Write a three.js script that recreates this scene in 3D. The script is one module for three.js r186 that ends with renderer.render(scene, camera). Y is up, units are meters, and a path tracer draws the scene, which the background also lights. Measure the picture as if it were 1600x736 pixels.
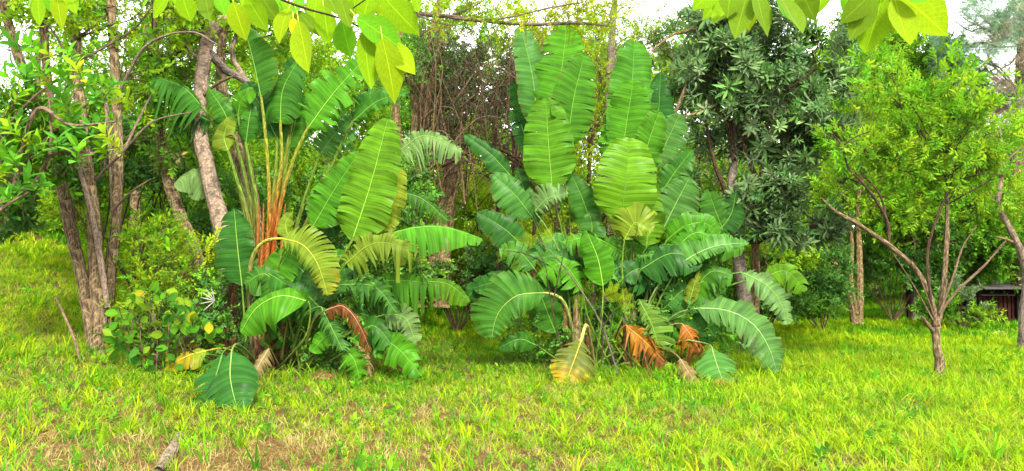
import * as THREE from 'three';
import { mergeGeometries } from 'three/addons/utils/BufferGeometryUtils.js';
import { ImprovedNoise } from 'three/addons/math/ImprovedNoise.js';

// ---------------------------------------------------------------- camera, sky, sun, exposure
const scene = new THREE.Scene();
const F = 1164, EYE = 1.6, PITCH = Math.atan(62 / F);          // focal length in photo pixels, eye height, upward tilt
const camera = new THREE.PerspectiveCamera(2 * Math.atan(368 / F) * 180 / Math.PI, 1600 / 736, 0.05, 600);
camera.position.set(0, EYE, 0); camera.rotation.x = PITCH;
const renderer = new THREE.WebGLRenderer({ antialias: true });
renderer.toneMapping = THREE.LinearToneMapping;
renderer.toneMappingExposure = 11.9;
renderer.shadowMap.enabled = true;
const imp = new ImprovedNoise();
const noise = (x, y = 0, z = 0) => imp.noise(x + 31.7, y + 17.3, z + 5.1);
const fbm = (x, y = 0, z = 0) => noise(x, y, z) + 0.5 * noise(x * 2.1, y * 2.1, z * 2.1) + 0.25 * noise(x * 4.3, y * 4.3, z * 4.3);
{
  const W = 512, H = 256, data = new Float32Array(W * H * 4);
  for (let j = 0; j < H; j++) for (let i = 0; i < W; i++) {
    const el = (j / H - 0.5) * Math.PI, az = i / W * 2 * Math.PI;
    const c = Math.cos(el), n = fbm(2.2 * c * Math.cos(az), 5 * Math.sin(el), 2.2 * c * Math.sin(az));
    const b = (0.46 + 0.18 * Math.max(0, Math.sin(el))) * (1 + 0.12 * n), o = (j * W + i) * 4;
    data[o] = b * 0.985; data[o + 1] = b * 1.0; data[o + 2] = b * (1.04 - 0.02 * n); data[o + 3] = 1;
  }
  const sky = new THREE.DataTexture(data, W, H, THREE.RGBAFormat, THREE.FloatType);
  sky.mapping = THREE.EquirectangularReflectionMapping; sky.magFilter = THREE.LinearFilter; sky.minFilter = THREE.LinearFilter; sky.needsUpdate = true;
  scene.background = sky; scene.environment = sky;
}
const sun = new THREE.DirectionalLight(new THREE.Color(1, 0.96, 0.88), 1.5);
sun.position.set(8, 23, 13); sun.target.position.set(0, 0, -12); scene.add(sun, sun.target);
sun.castShadow = true; sun.shadow.radius = 22; sun.shadow.mapSize.set(2048, 2048);
Object.assign(sun.shadow.camera, { left: -26, right: 26, top: 26, bottom: -26, near: 1, far: 90 });

// ---------------------------------------------------------------- helpers
let seed = 7;
function reseed(s) { seed = s >>> 0; }
function rnd() { seed = (seed + 0x6D2B79F5) >>> 0; let t = seed; t = Math.imul(t ^ (t >>> 15), t | 1); t ^= t + Math.imul(t ^ (t >>> 7), t | 61); return ((t ^ (t >>> 14)) >>> 0) / 4294967296; }
const rr = (a, b) => a + (b - a) * rnd();
const V = (x, y, z) => new THREE.Vector3(x, y, z);
const C = (r, g, b) => new THREE.Color().setRGB(r, g, b);
const clamp = (x, a = 0, b = 1) => Math.min(b, Math.max(a, x));
const sm = (a, b, x) => { const t = clamp((x - a) / (b - a)); return t * t * (3 - 2 * t); };
const soft = (x) => Math.log(1 + Math.exp(x * 1.5)) / 1.5;      // smooth max(0, x)
function height(x, z) {
  const d = Math.min(-z, 42), xl = Math.min(soft(-x - 2), 22);
  let h = (0.055 - 0.03 * sm(1.5, 5, x)) * soft(d - 10) + 0.0205 * xl * soft(Math.min(d, 19 + 0.1 * d) - 5);
  h += 0.05 * noise(x * 0.5, z * 0.5) + 0.02 * noise(x * 1.7, z * 1.7);
  return h;
}
function P(px, py, d) {                                           // photo pixel at a distance ahead, as a place in metres
  const x = (px - 800) / F, y = (368 - py) / F, c = Math.cos(PITCH), s = Math.sin(PITCH);
  const k = d / (c - y * s);
  return V(x * k, EYE + (y * c + s) * k, -d);
}
function G(px, py) {                                              // where that line of sight meets the ground
  for (let d = 3; d < 80; d += 0.03) { const p = P(px, py, d); if (p.y <= height(p.x, p.z)) { p.y = height(p.x, p.z); return p; } }
  return P(px, py, 40);
}
const names = {};
function numbered(n) { const k = names[n] = (names[n] ?? -1) + 1; return k ? n + '_' + String(k).padStart(3, '0') : n; }
function thing(name, label, category, base, group, kind) {
  const g = new THREE.Group(); g.name = numbered(name); g.position.copy(base); scene.add(g);
  g.userData = { label, category }; if (group) g.userData.group = group; if (kind) g.userData.kind = kind;
  return g;
}
const lit = (m) => { m.castShadow = true; m.receiveShadow = true; return m; };
function rootOf(o) { const v = V(0, 0, 0); while (o && o !== scene) { v.add(o.position); o = o.parent; } return v; }
function part(parent, name, geo, mat) {                           // geometry given in world metres
  const b = rootOf(parent); geo.translate(-b.x, -b.y, -b.z);
  const m = lit(new THREE.Mesh(geo, mat)); m.name = name; parent.add(m); return m;
}
function instanced(parent, name, geo, mat, list, kind = 'stuff') {   // list of [matrix, colour]
  const b = parent === scene ? V(0, 0, 0) : rootOf(parent);
  const im = lit(new THREE.InstancedMesh(geo, mat, list.length));
  list.forEach(([m, c], i) => { m.elements[12] -= b.x; m.elements[13] -= b.y; m.elements[14] -= b.z; im.setMatrixAt(i, m); im.setColorAt(i, c); });
  im.name = name; im.userData.kind = kind; parent.add(im); return im;
}
// geometry from rows of points
class Mesher {
  constructor() { this.p = []; this.n = []; this.uv = []; this.c = []; this.i = []; }
  v(p, c, u = 0, w = 0) { this.p.push(p.x, p.y, p.z); this.c.push(c.r, c.g, c.b); this.uv.push(u, w); return this.p.length / 3 - 1; }
  tri(a, b, c) { this.i.push(a, b, c); }
  quad(a, b, c, d) { this.i.push(a, b, c, a, c, d); }
  geo() {
    const g = new THREE.BufferGeometry();
    g.setAttribute('position', new THREE.Float32BufferAttribute(this.p, 3));
    g.setAttribute('color', new THREE.Float32BufferAttribute(this.c, 3));
    g.setAttribute('uv', new THREE.Float32BufferAttribute(this.uv, 2));
    g.setIndex(this.i); g.computeVertexNormals(); return g;
  }
}
function curveOf(pts) { return new THREE.CatmullRomCurve3(pts, false, 'centripetal'); }
// a tapered, slightly uneven tube: stems, limbs, trunks, petioles
function tubeInto(M, pts, radii, seg = 12, sides = 7, rough = 0.06, colA = C(1, 1, 1), colB = null, cap = true) {
  const cu = pts.length > 2 ? curveOf(pts) : new THREE.LineCurve3(pts[0], pts[1]), L = cu.getLength();
  const fr = cu.getTangent(0); let nrm = Math.abs(fr.y) > 0.9 ? V(1, 0, 0) : V(0, 1, 0); let prev = null, s0 = rnd() * 90;
  for (let k = 0; k <= seg; k++) {
    const t = k / seg, c = cu.getPoint(t), T = cu.getTangent(t);
    const B = V(0, 0, 0).crossVectors(T, nrm).normalize(); nrm = V(0, 0, 0).crossVectors(B, T).normalize();
    const q = t * (radii.length - 1), a = Math.min(Math.floor(q), radii.length - 2), r = radii[a] + (radii[a + 1] - radii[a]) * (q - a);
    const row = [], cc = colB ? colA.clone().lerp(colB, sm(0.08, 0.55, t)) : colA;
    for (let s = 0; s <= sides; s++) {
      const th = s / sides * Math.PI * 2, rw = r * (1 + rough * 1.7 * noise(Math.cos(th) * 1.2 + s0, Math.sin(th) * 1.2, t * L * 5));
      row.push(M.v(c.clone().addScaledVector(nrm, Math.cos(th) * rw).addScaledVector(B, Math.sin(th) * rw), cc, s / sides, t * L));
    }
    if (prev) for (let s = 0; s < sides; s++) M.quad(prev[s], row[s], row[s + 1], prev[s + 1]);
    if (cap && (k === 0 || k === seg)) { const e = M.v(c, cc, 0.5, t * L); for (let s = 0; s < sides; s++) k ? M.tri(e, row[s], row[s + 1]) : M.tri(e, row[s + 1], row[s]); }
    prev = row;
  }
}
function tube(pts, radii, seg, sides, rough, a, b) { const M = new Mesher(); tubeInto(M, pts, radii, seg, sides, rough, a, b); return M.geo(); }

// ---------------------------------------------------------------- textures
function tex(W, H, fn, srgb, repX = 1, repY = 1) {
  const d = new Uint8Array(W * H * 4);
  for (let j = 0; j < H; j++) for (let i = 0; i < W; i++) { const c = fn(i / W, j / H), o = (j * W + i) * 4; d[o] = clamp(c[0]) * 255; d[o + 1] = clamp(c[1]) * 255; d[o + 2] = clamp(c[2]) * 255; d[o + 3] = 255; }
  const t = new THREE.DataTexture(d, W, H, THREE.RGBAFormat); t.wrapS = t.wrapT = THREE.RepeatWrapping; t.magFilter = THREE.LinearFilter; t.minFilter = THREE.LinearMipmapLinearFilter; t.generateMipmaps = true;
  if (srgb) t.colorSpace = THREE.SRGBColorSpace; t.repeat.set(repX, repY); t.needsUpdate = true; return t;
}
function tnoise(u, v, f, fy = f) {                                // noise that tiles over u, v in 0..1
  const a = u * Math.PI * 2, b = v * Math.PI * 2, k = 1 / (2 * Math.PI);
  return noise(Math.cos(a) * f * k + 9 * Math.sin(b) * 0.07, Math.sin(a) * f * k + Math.cos(b) * fy * k, Math.sin(b) * fy * k + 3.3);
}
const veinLine = [];
reseed(5); for (let i = 0; i < 512; i++) veinLine.push(rnd());
const lineN = (x, n) => { const q = x * n, a = Math.floor(q), f = q - a; return veinLine[((a % n) + n) % n] * (1 - f) + veinLine[(((a + 1) % n) + n) % n] * f; };
const veinH = (u) => 0.45 * lineN(u, 24) + 0.35 * lineN(u, 60) + 0.2 * lineN(u, 160);
const veinMap = tex(512, 64, (u, v) => { const a = 0.88 + 0.48 * (veinH(u) - 0.5) + 0.07 * tnoise(u, v, 8); return [a, a, a * 0.98]; }, true, 1.6, 1);
const veinBump = tex(512, 64, (u, v) => { const a = veinH(u); return [a, a, a]; }, false, 1.6, 1);
const barkFn = (k) => (u, v) => { const a = tnoise(u, v, 26, 7), b = tnoise(u, v, 60, 40), c = tnoise(u, v, 5, 5); return 0.5 + k * a + 0.28 * b + 0.2 * c; };
const barkMap = tex(256, 512, (u, v) => { const a = 0.36 + 0.72 * barkFn(0.5)(u, v) + 0.2 * tnoise(u, v, 110, 90), l = 0.3 * sm(0.12, 0.3, tnoise(u + 0.3, v, 12, 16) + 0.3 * tnoise(u, v, 50, 60)); return [a + l, a * 0.97 + l, a * 0.93 + l]; }, true, 1, 1.3);
const barkBump = tex(256, 512, (u, v) => { const a = barkFn(0.6)(u, v); return [a, a, a]; }, false, 1, 1.3);
const paleBark = tex(256, 512, (u, v) => { const a = 0.72 + 0.2 * tnoise(u, v, 18, 30) + 0.16 * tnoise(u, v, 50, 60), l = tnoise(u + 0.2, v, 7, 12), s = l > 0.2 ? 0.78 : 1; return [a * s, a * 0.95 * s, a * 0.9 * s]; }, true, 1, 1.1);
const soilMap = tex(1024, 1024, (u, v) => {
  const a = 0.5 + 0.5 * tnoise(u, v, 30) + 0.4 * tnoise(u, v, 90) + 0.35 * tnoise(u, v, 260), b = tnoise(u + 0.4, v, 40) + 0.7 * tnoise(u, v + 0.3, 130);
  const k = 0.6 + 0.36 * a, st = sm(0.15, 0.5, b);
  return [k * (0.86 + 0.28 * st), k * (0.80 + 0.28 * st), k * (0.66 + 0.22 * st)];
}, true, 1, 1);
const leafVeins = tex(256, 512, (u, v) => {                         // feathered veins of a broad simple leaf
  const x = Math.abs(u - 0.5) * 2, s = (v * 13 - x * 2.6), f = Math.abs(s - Math.round(s)), line = f < 0.05 ? 0.16 * (1 - f / 0.05) : 0, mid = x < 0.045 ? 0.22 : 0;
  const a = 0.84 + 0.05 * tnoise(u, v, 14) + 0.04 * tnoise(u, v, 50) + Math.max(line, mid); return [a, a, a * 0.96];
}, true);

// ---------------------------------------------------------------- materials
const phys = (o) => new THREE.MeshPhysicalMaterial({ side: THREE.DoubleSide, vertexColors: true, ...o });
const M_blade = phys({ map: veinMap, bumpMap: veinBump, bumpScale: 0.007, roughness: 0.92, transmission: 0.34, thickness: 0, clearcoat: 0.07, clearcoatRoughness: 0.33, specularIntensity: 0.05 });
const M_rib = phys({ roughness: 0.6, specularIntensity: 0.1 });
const M_petiole = phys({ map: barkMap, roughness: 0.6, specularIntensity: 0.15 });
const M_bigleaf = phys({ map: leafVeins, roughness: 0.94, transmission: 0.5, thickness: 0, specularIntensity: 0.05 });
const M_leaf = phys({ roughness: 0.95, transmission: 0.5, thickness: 0, specularIntensity: 0.05 });
const M_dull = phys({ roughness: 0.95, transmission: 0.3, thickness: 0, clearcoat: 0.08, clearcoatRoughness: 0.4, specularIntensity: 0.1 });
const M_grass = phys({ roughness: 0.95, transmission: 0.45, thickness: 0, specularIntensity: 0.02 });
const M_straw = phys({ roughness: 1, specularIntensity: 0.1 });
const bark = (c, map = barkMap) => phys({ color: c, map, bumpMap: barkBump, bumpScale: 0.012, roughness: 0.95, specularIntensity: 0.15 });
const B_brown = bark(C(0.135, 0.100, 0.055)), B_pale = bark(C(0.259, 0.209, 0.158), paleBark), B_red = bark(C(0.151, 0.072, 0.036)), B_grey = bark(C(0.194, 0.173, 0.144), paleBark);
const B_tan = bark(C(0.155, 0.115, 0.052)), B_twig = bark(C(0.068, 0.042, 0.026)), B_dead = bark(C(0.245, 0.180, 0.122), paleBark);

// ---------------------------------------------------------------- ground
{
  const xs = [], zs = [], M = new Mesher();
  for (let i = -150; i <= 150; i++) { const a = i / 150; xs.push(14 * a + 150 * a * a * a * Math.abs(a)); }
  for (let j = 0; j <= 300; j++) { const a = j / 300; zs.push(10 - (34 * a + 190 * Math.pow(a, 5))); }
  const rows = zs.map((z) => xs.map((x) => {
    const dry = dryness(x, z), c = C(0.135, 0.092, 0.04).lerp(C(0.075, 0.058, 0.028), 1 - dry);
    return M.v(V(x, height(x, z), z), c, x / 1.6, z / 1.6);
  }));
  for (let j = 0; j < zs.length - 1; j++) for (let i = 0; i < xs.length - 1; i++) M.quad(rows[j][i], rows[j][i + 1], rows[j + 1][i + 1], rows[j + 1][i]);
  const g = lit(new THREE.Mesh(M.geo(), phys({ map: soilMap, bumpMap: soilMap, bumpScale: 0.02, roughness: 1, specularIntensity: 0.1 })));
  g.name = 'ground'; g.userData = { kind: 'structure', label: 'grassy garden ground rising gently to the left with bare soil patches', category: 'ground' }; scene.add(g);
}
function dryness(x, z) {                                          // where turf thins out to straw and soil
  const d = -z; let a = 0.2 + 0.42 * fbm(x * 0.55 + 3, z * 0.55) + 0.4 * noise(x * 2.3, z * 2.3 + 7);
  a += 0.7 * sm(8.3, 6.2, d) * sm(1.2, -2.2, x) + 0.2 * sm(11.2, 9.2, d) * sm(3.4, 1.8, Math.abs(x - 0.3));
  a -= 0.2 * sm(0.5, 3, x) + 0.25 * sm(13, 18, d);
  return clamp(a);
}
const CL = G(440, 575), CR = G(985, 572);                          // the two clump centres on the ground
function litter(x, z) {                                            // share of turf lost under the clumps
  const e = (c, rx, rz) => { const a = (x - c.x) / rx, b = (z - c.z) / rz; return Math.sqrt(a * a + b * b); };
  return Math.max(1 - sm(0.6, 1.05, e(V(CL.x, 0, CL.z - 0.2), 1.7, 0.9)), 1 - sm(0.6, 1.05, e(V(CR.x, 0, CR.z - 0.2), 1.7, 0.9)));
}

// ---------------------------------------------------------------- small foliage shapes
const WHITE = C(1, 1, 1);
function leafInto(M, o, dir, up, len, wid, { curl = 0.15, fold = 0.25, c = WHITE, wide = 0.45, n = 3, tip = 0.85 } = {}) {
  const T = dir.clone().normalize(), S = V(0, 0, 0).crossVectors(T, up).normalize(); if (S.lengthSq() < 0.1) S.set(1, 0, 0); const N = V(0, 0, 0).crossVectors(S, T);
  let prev = null;
  for (let k = 0; k <= n; k++) {
    const t = k / n, w = wid * 0.5 * (t <= 0 || t >= 1 ? 0 : Math.pow(Math.sin(Math.PI * Math.pow(t, Math.log(0.5) / Math.log(wide))), t > wide ? tip : 0.85));
    const m = o.clone().addScaledVector(T, len * t).addScaledVector(N, -curl * len * t * t);
    if (w === 0) { const a = M.v(m, c, 0.5, t); if (prev) { if (prev.length === 1) M.tri(prev[0], a, a); else { M.tri(prev[0], prev[1], a); M.tri(prev[1], prev[2], a); } } prev = [a]; }
    else {
      const l = M.v(m.clone().addScaledVector(S, -w).addScaledVector(N, w * fold), c, 0, t), mm = M.v(m, c, 0.5, t), r = M.v(m.clone().addScaledVector(S, w).addScaledVector(N, w * fold), c, 1, t);
      if (prev.length === 1) { M.tri(prev[0], mm, l); M.tri(prev[0], r, mm); } else { M.quad(prev[0], prev[1], mm, l); M.quad(prev[1], prev[2], r, mm); }
      prev = [l, mm, r];
    }
  }
}
const shade = () => { const k = rr(0.72, 1.25), y = rr(-0.12, 0.12); return C(k * (1 + y), k, k * (1 - y)); };
const TW = C(0.9, 0.42, 1.2);
function rosette(n, len, wid, spread, wide = 0.55, curl = 0.25) {   // leaves spiralling at a twig's tip, tip along +y
  const M = new Mesher(); tubeInto(M, [V(0, -len * 1.2, 0), V(0, len * 0.1, 0)], [len * 0.035, len * 0.02], 1, 4, 0, TW);
  for (let k = 0; k < n; k++) {
    const a = k * 2.4 + rr(-0.2, 0.2), e = spread * (0.35 + 0.65 * (1 - k / n)) + rr(-0.12, 0.12), y = -len * 0.9 * (1 - k / n);
    const d = V(Math.cos(a) * Math.sin(e), Math.cos(e), Math.sin(a) * Math.sin(e));
    leafInto(M, V(0, y, 0), d, V(-d.x * 0.3, 1, -d.z * 0.3), len * rr(0.75, 1.1), wid * rr(0.85, 1.1), { c: shade(), wide, curl: curl * rr(0.5, 1.6), n: 3 });
  }
  return M.geo();
}
function sprig(n, size, len, wid, flat = 0.5, wide = 0.42) {        // leaves alternating along a short twig, +y
  const M = new Mesher(), tip = V(rr(-0.1, 0.1) * size, size, rr(-0.1, 0.1) * size);
  tubeInto(M, [V(0, 0, 0), V(0.05 * size, size * 0.5, 0), tip], [size * 0.012, size * 0.006], 2, 3, 0, TW);
  for (let k = 0; k < n; k++) {
    const t = 0.12 + 0.88 * k / n, a = (k % 2) * Math.PI + rr(-1, 1) * (1 - flat) * 1.8, e = rr(0.6, 1.25) * (1 - 0.5 * (k / n));
    const d = V(Math.cos(a) * Math.sin(e), Math.cos(e) * 0.9 - 0.1, Math.sin(a) * Math.sin(e));
    leafInto(M, V(0.05 * size * Math.sin(t * 3), size * t, 0), d, V(rr(-0.5, 0.5), 0.5, 1), len * rr(0.7, 1.15), wid * rr(0.8, 1.15), { c: shade(), wide, n: 2, curl: rr(0, 0.3) });
  }
  return M.geo();
}
function feather(pairs, len, leaflets, llen) {                       // twice-pinnate feathery leaf, +y
  const M = new Mesher(); tubeInto(M, [V(0, 0, 0), V(0, len * 0.6, 0.04 * len), V(0, len, -0.12 * len)], [0.004, 0.0015], 3, 3, 0, TW);
  for (let k = 0; k < pairs; k++) for (const s of [-1, 1]) {
    const t = 0.25 + 0.75 * k / pairs, pl = len * 0.55 * (1 - 0.45 * Math.abs(t - 0.5)), o = V(0, len * t, 0), d = V(s * 0.85, 0.5, rr(-0.35, 0.1)).normalize();
    for (let q = 0; q < leaflets; q++) for (const e of [-1, 1]) {
      const oo = o.clone().addScaledVector(d, pl * (0.12 + 0.88 * q / leaflets)); oo.z -= 0.2 * pl * (q / leaflets) ** 2;
      leafInto(M, oo, V(d.x * 0.4 - e * d.y, d.y * 0.4 + e * d.x, 0.05), V(0, 0, 1), llen * rr(0.85, 1.1), llen * 0.3, { c: WHITE, n: 2 });
    }
  }
  return M.geo();
}
function needleSpray(n, len) {                                       // fine drooping needles, +y
  const M = new Mesher(); tubeInto(M, [V(0, 0, 0), V(0, len, 0)], [len * 0.012, len * 0.006], 1, 3, 0, TW);
  for (let k = 0; k < n; k++) { const t = rnd(), a = rnd() * 6.28, e = rr(0.5, 1.2); leafInto(M, V(0, len * t, 0), V(Math.cos(a) * Math.sin(e), Math.cos(e), Math.sin(a) * Math.sin(e)), V(0, 0, 1), len * rr(0.35, 0.7), len * 0.022, { n: 2, c: shade(), curl: 0.3 }); }
  return M.geo();
}
function tuft(n, h, w, lean, curl) {                                 // grass blades from one root
  const M = new Mesher();
  for (let k = 0; k < n; k++) {
    const a = rnd() * 6.28, hh = h * rr(0.45, 1.1), l = lean * rr(0.2, 1.1), o = V(Math.cos(a + 1) * 0.03 * rnd(), -0.02, Math.sin(a + 1) * 0.03 * rnd()), c = shade(), ww = w * rr(0.7, 1.2), cu = curl * rr(0.4, 1.4);
    const S = V(-Math.sin(a), 0, Math.cos(a)); let prev = null, p = o.clone(), ang = l * 0.5;
    for (let q = 0; q <= 3; q++) {
      const wq = ww * 0.5 * [0.8, 1, 0.75, 0][q];
      const row = wq ? [M.v(p.clone().addScaledVector(S, -wq), c, 0, q / 3), M.v(p.clone().addScaledVector(S, wq), c, 1, q / 3)] : [M.v(p, c, 0.5, 1)];
      if (prev) row.length === 2 ? M.quad(prev[0], prev[1], row[1], row[0]) : M.tri(prev[0], prev[1], row[0]);
      prev = row; p = p.clone().add(V(Math.cos(a) * Math.sin(ang), Math.cos(ang), Math.sin(a) * Math.sin(ang)).multiplyScalar(hh / 3)); ang += cu;
    }
  }
  return M.geo();
}
reseed(21);
const S_oval = [rosette(11, 0.13, 0.055, 1.35), rosette(9, 0.15, 0.06, 1.2)];
const S_dark = [rosette(16, 0.17, 0.038, 1.5, 0.6, 0.3), rosette(14, 0.15, 0.034, 1.35, 0.6, 0.2)];
const S_willow = [sprig(15, 0.28, 0.095, 0.030, 0.3, 0.42), sprig(12, 0.26, 0.10, 0.034, 0.2, 0.42)];
const S_small = [sprig(14, 0.26, 0.062, 0.034, 0.4), sprig(11, 0.22, 0.07, 0.038, 0.2)];
const S_mid = [sprig(10, 0.34, 0.12, 0.06, 0.3), sprig(9, 0.30, 0.13, 0.066, 0.2)];
const S_fine = [sprig(20, 0.30, 0.04, 0.017, 0.5), sprig(16, 0.26, 0.045, 0.018, 0.3)];
const S_needle = [needleSpray(40, 0.42)];
const S_feather = feather(6, 0.3, 9, 0.024);

const Q = new THREE.Quaternion(), YUP = V(0, 1, 0);
function place(pos, dir, scale, spin = rnd() * 6.28, sx = 1) {
  const q = new THREE.Quaternion().setFromUnitVectors(YUP, dir.clone().normalize()); q.multiply(Q.clone().setFromAxisAngle(YUP, spin));
  return new THREE.Matrix4().compose(pos, q, V(scale * sx, scale, scale * sx));
}
function tint(pal) { const a = pal[Math.floor(rnd() * pal.length)], b = pal[Math.floor(rnd() * pal.length)]; const c = a.clone().lerp(b, rnd()); return c.multiplyScalar(rr(0.8, 1.22)); }
// palettes: pigments of the leaves
const LIME = [C(0.12, 0.235, 0.005), C(0.085, 0.205, 0.005), C(0.165, 0.25, 0.007)], GREEN = [C(0.055, 0.165, 0.006), C(0.08, 0.19, 0.006), C(0.04, 0.125, 0.008)];
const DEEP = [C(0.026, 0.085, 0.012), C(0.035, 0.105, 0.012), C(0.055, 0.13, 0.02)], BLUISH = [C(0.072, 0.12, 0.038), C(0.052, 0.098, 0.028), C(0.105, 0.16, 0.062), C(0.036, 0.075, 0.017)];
const OLIVE = [C(0.11, 0.13, 0.03), C(0.09, 0.12, 0.03), C(0.15, 0.14, 0.05)], YELLOW = [C(0.21, 0.25, 0.006), C(0.16, 0.235, 0.005)], FRESH = [C(0.06, 0.2, 0.006), C(0.09, 0.22, 0.006), C(0.13, 0.235, 0.01)];

const ROS = [C(0.13, 0.27, 0.006), C(0.08, 0.235, 0.008), C(0.19, 0.28, 0.006), C(0.05, 0.17, 0.010)].map((c) => { const m = M_leaf.clone(); m.color = c; return m; });
function scatter(lobes, scale, gap = 0.0, up = 0.45, jit = 0.7, pal = GREEN, gapF = 1.1, vary = 0.3) {
  const list = [], off = rnd() * 50;
  for (const [c, rx, ry, rz, n0, pal2] of lobes) for (let n = n0 * (-c.z > 13 ? 2.8 : 1.9), one = 1; one; one = 0) for (let k = 0, guard = 0; k < n && guard < n * 6; guard++) {
    const a = rnd() * 6.283, u = rr(-1, 1), s = Math.sqrt(1 - u * u); let q = Math.pow(rr(0.12, 1), 0.42);
    if (rnd() < 0.14) q *= rr(1.05, 1.4); const o = V(Math.cos(a) * s * rx * q, u * ry * q, Math.sin(a) * s * rz * q), wf = 1.6 / Math.max(rx, ry), wa = 0.42 * Math.min(rx, ry), p = o.clone().add(c); p.add(V(noise(p.x * wf + off, p.y * wf, p.z * wf), noise(p.x * wf, p.y * wf + off, p.z * wf), noise(p.x * wf, p.y * wf, p.z * wf + off)).multiplyScalar(wa * 2));
    if (fbm(p.x * gapF + off, p.y * gapF, p.z * gapF) < gap) continue;
    if (p.y < height(p.x, p.z) + 0.03) { guard += 0.5; continue; }
    k++;
    const d = V(o.x / rx, o.y / ry + up, o.z / rz).add(V(rr(-jit, jit), rr(-jit, jit), rr(-jit, jit)));
    list.push([place(p, d, scale * rr(1 - vary, 1 + vary)), tint(pal2 || pal)]);
  }
  return list;
}
function crown(parent, shapes, mat, list, name = 'crown') {
  const n = shapes.length; if (!list.length) return;
  if (n === 1) return instanced(parent, name, shapes[0], mat, list);
  for (let k = 0; k < n; k++) instanced(parent, name, shapes[k], mat, list.filter((_, i) => i % n === k));
}
const lobe = (px, py, d, rxp, ryp, rzm, n, pal) => [P(px, py, d), rxp * d / F, ryp * d / F, rzm, n, pal];
const path = (pts, d) => pts.map(([x, y, dd = 0]) => P(x, y, d + dd));
const px2m = (w, d) => w * d / F;
// limbs and twigs that carry a crown: from points on the stems out into each lobe
function branches(parent, mat, from, lobes, per = 3, r = 0.025, twigs = 14) {
  const M = new Mesher();
  for (const [c, rx, ry, rz] of lobes) for (let k = 0; k < per; k++) {
    const f = from.reduce((a, b) => (b.distanceTo(c) + rnd() * 0.8 < a.distanceTo(c) ? b : a)).clone();
    const e = c.clone().add(V(rr(-0.7, 0.7) * rx, rr(-0.3, 0.75) * ry, rr(-0.7, 0.7) * rz)), m = f.clone().lerp(e, 0.5).add(V(rr(-0.12, 0.12), rr(-0.05, 0.18), rr(-0.12, 0.12)).multiplyScalar(f.distanceTo(e)));
    const m2 = f.clone().lerp(e, 0.75).add(V(rr(-0.08, 0.08), rr(-0.08, 0.1), rr(-0.08, 0.08)).multiplyScalar(f.distanceTo(e)));
    part(parent, 'limb', tube([f, m, m2, e], [r, r * 0.7, r * 0.3], 8, 6, 0.1), mat);
    for (let q = 0; q < twigs; q++) {
      const s = curveOf([f, m, m2, e]).getPoint(rr(0.35, 1)), t = c.clone().add(V(rr(-1, 1) * rx, rr(-0.9, 1) * ry, rr(-1, 1) * rz)), h = s.clone().lerp(t, 0.6), h2 = s.clone().lerp(h, 0.5).add(V(rr(-0.1, 0.1), rr(-0.1, 0.1), rr(-0.1, 0.1)));
      tubeInto(M, [s, h2, h], [r * 0.22, r * 0.07], 4, 3, 0);
    }
  }
  if (M.p.length) part(parent, 'twigs', M.geo(), mat).userData.kind = 'stuff';
}
console.log('helpers');
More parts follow.
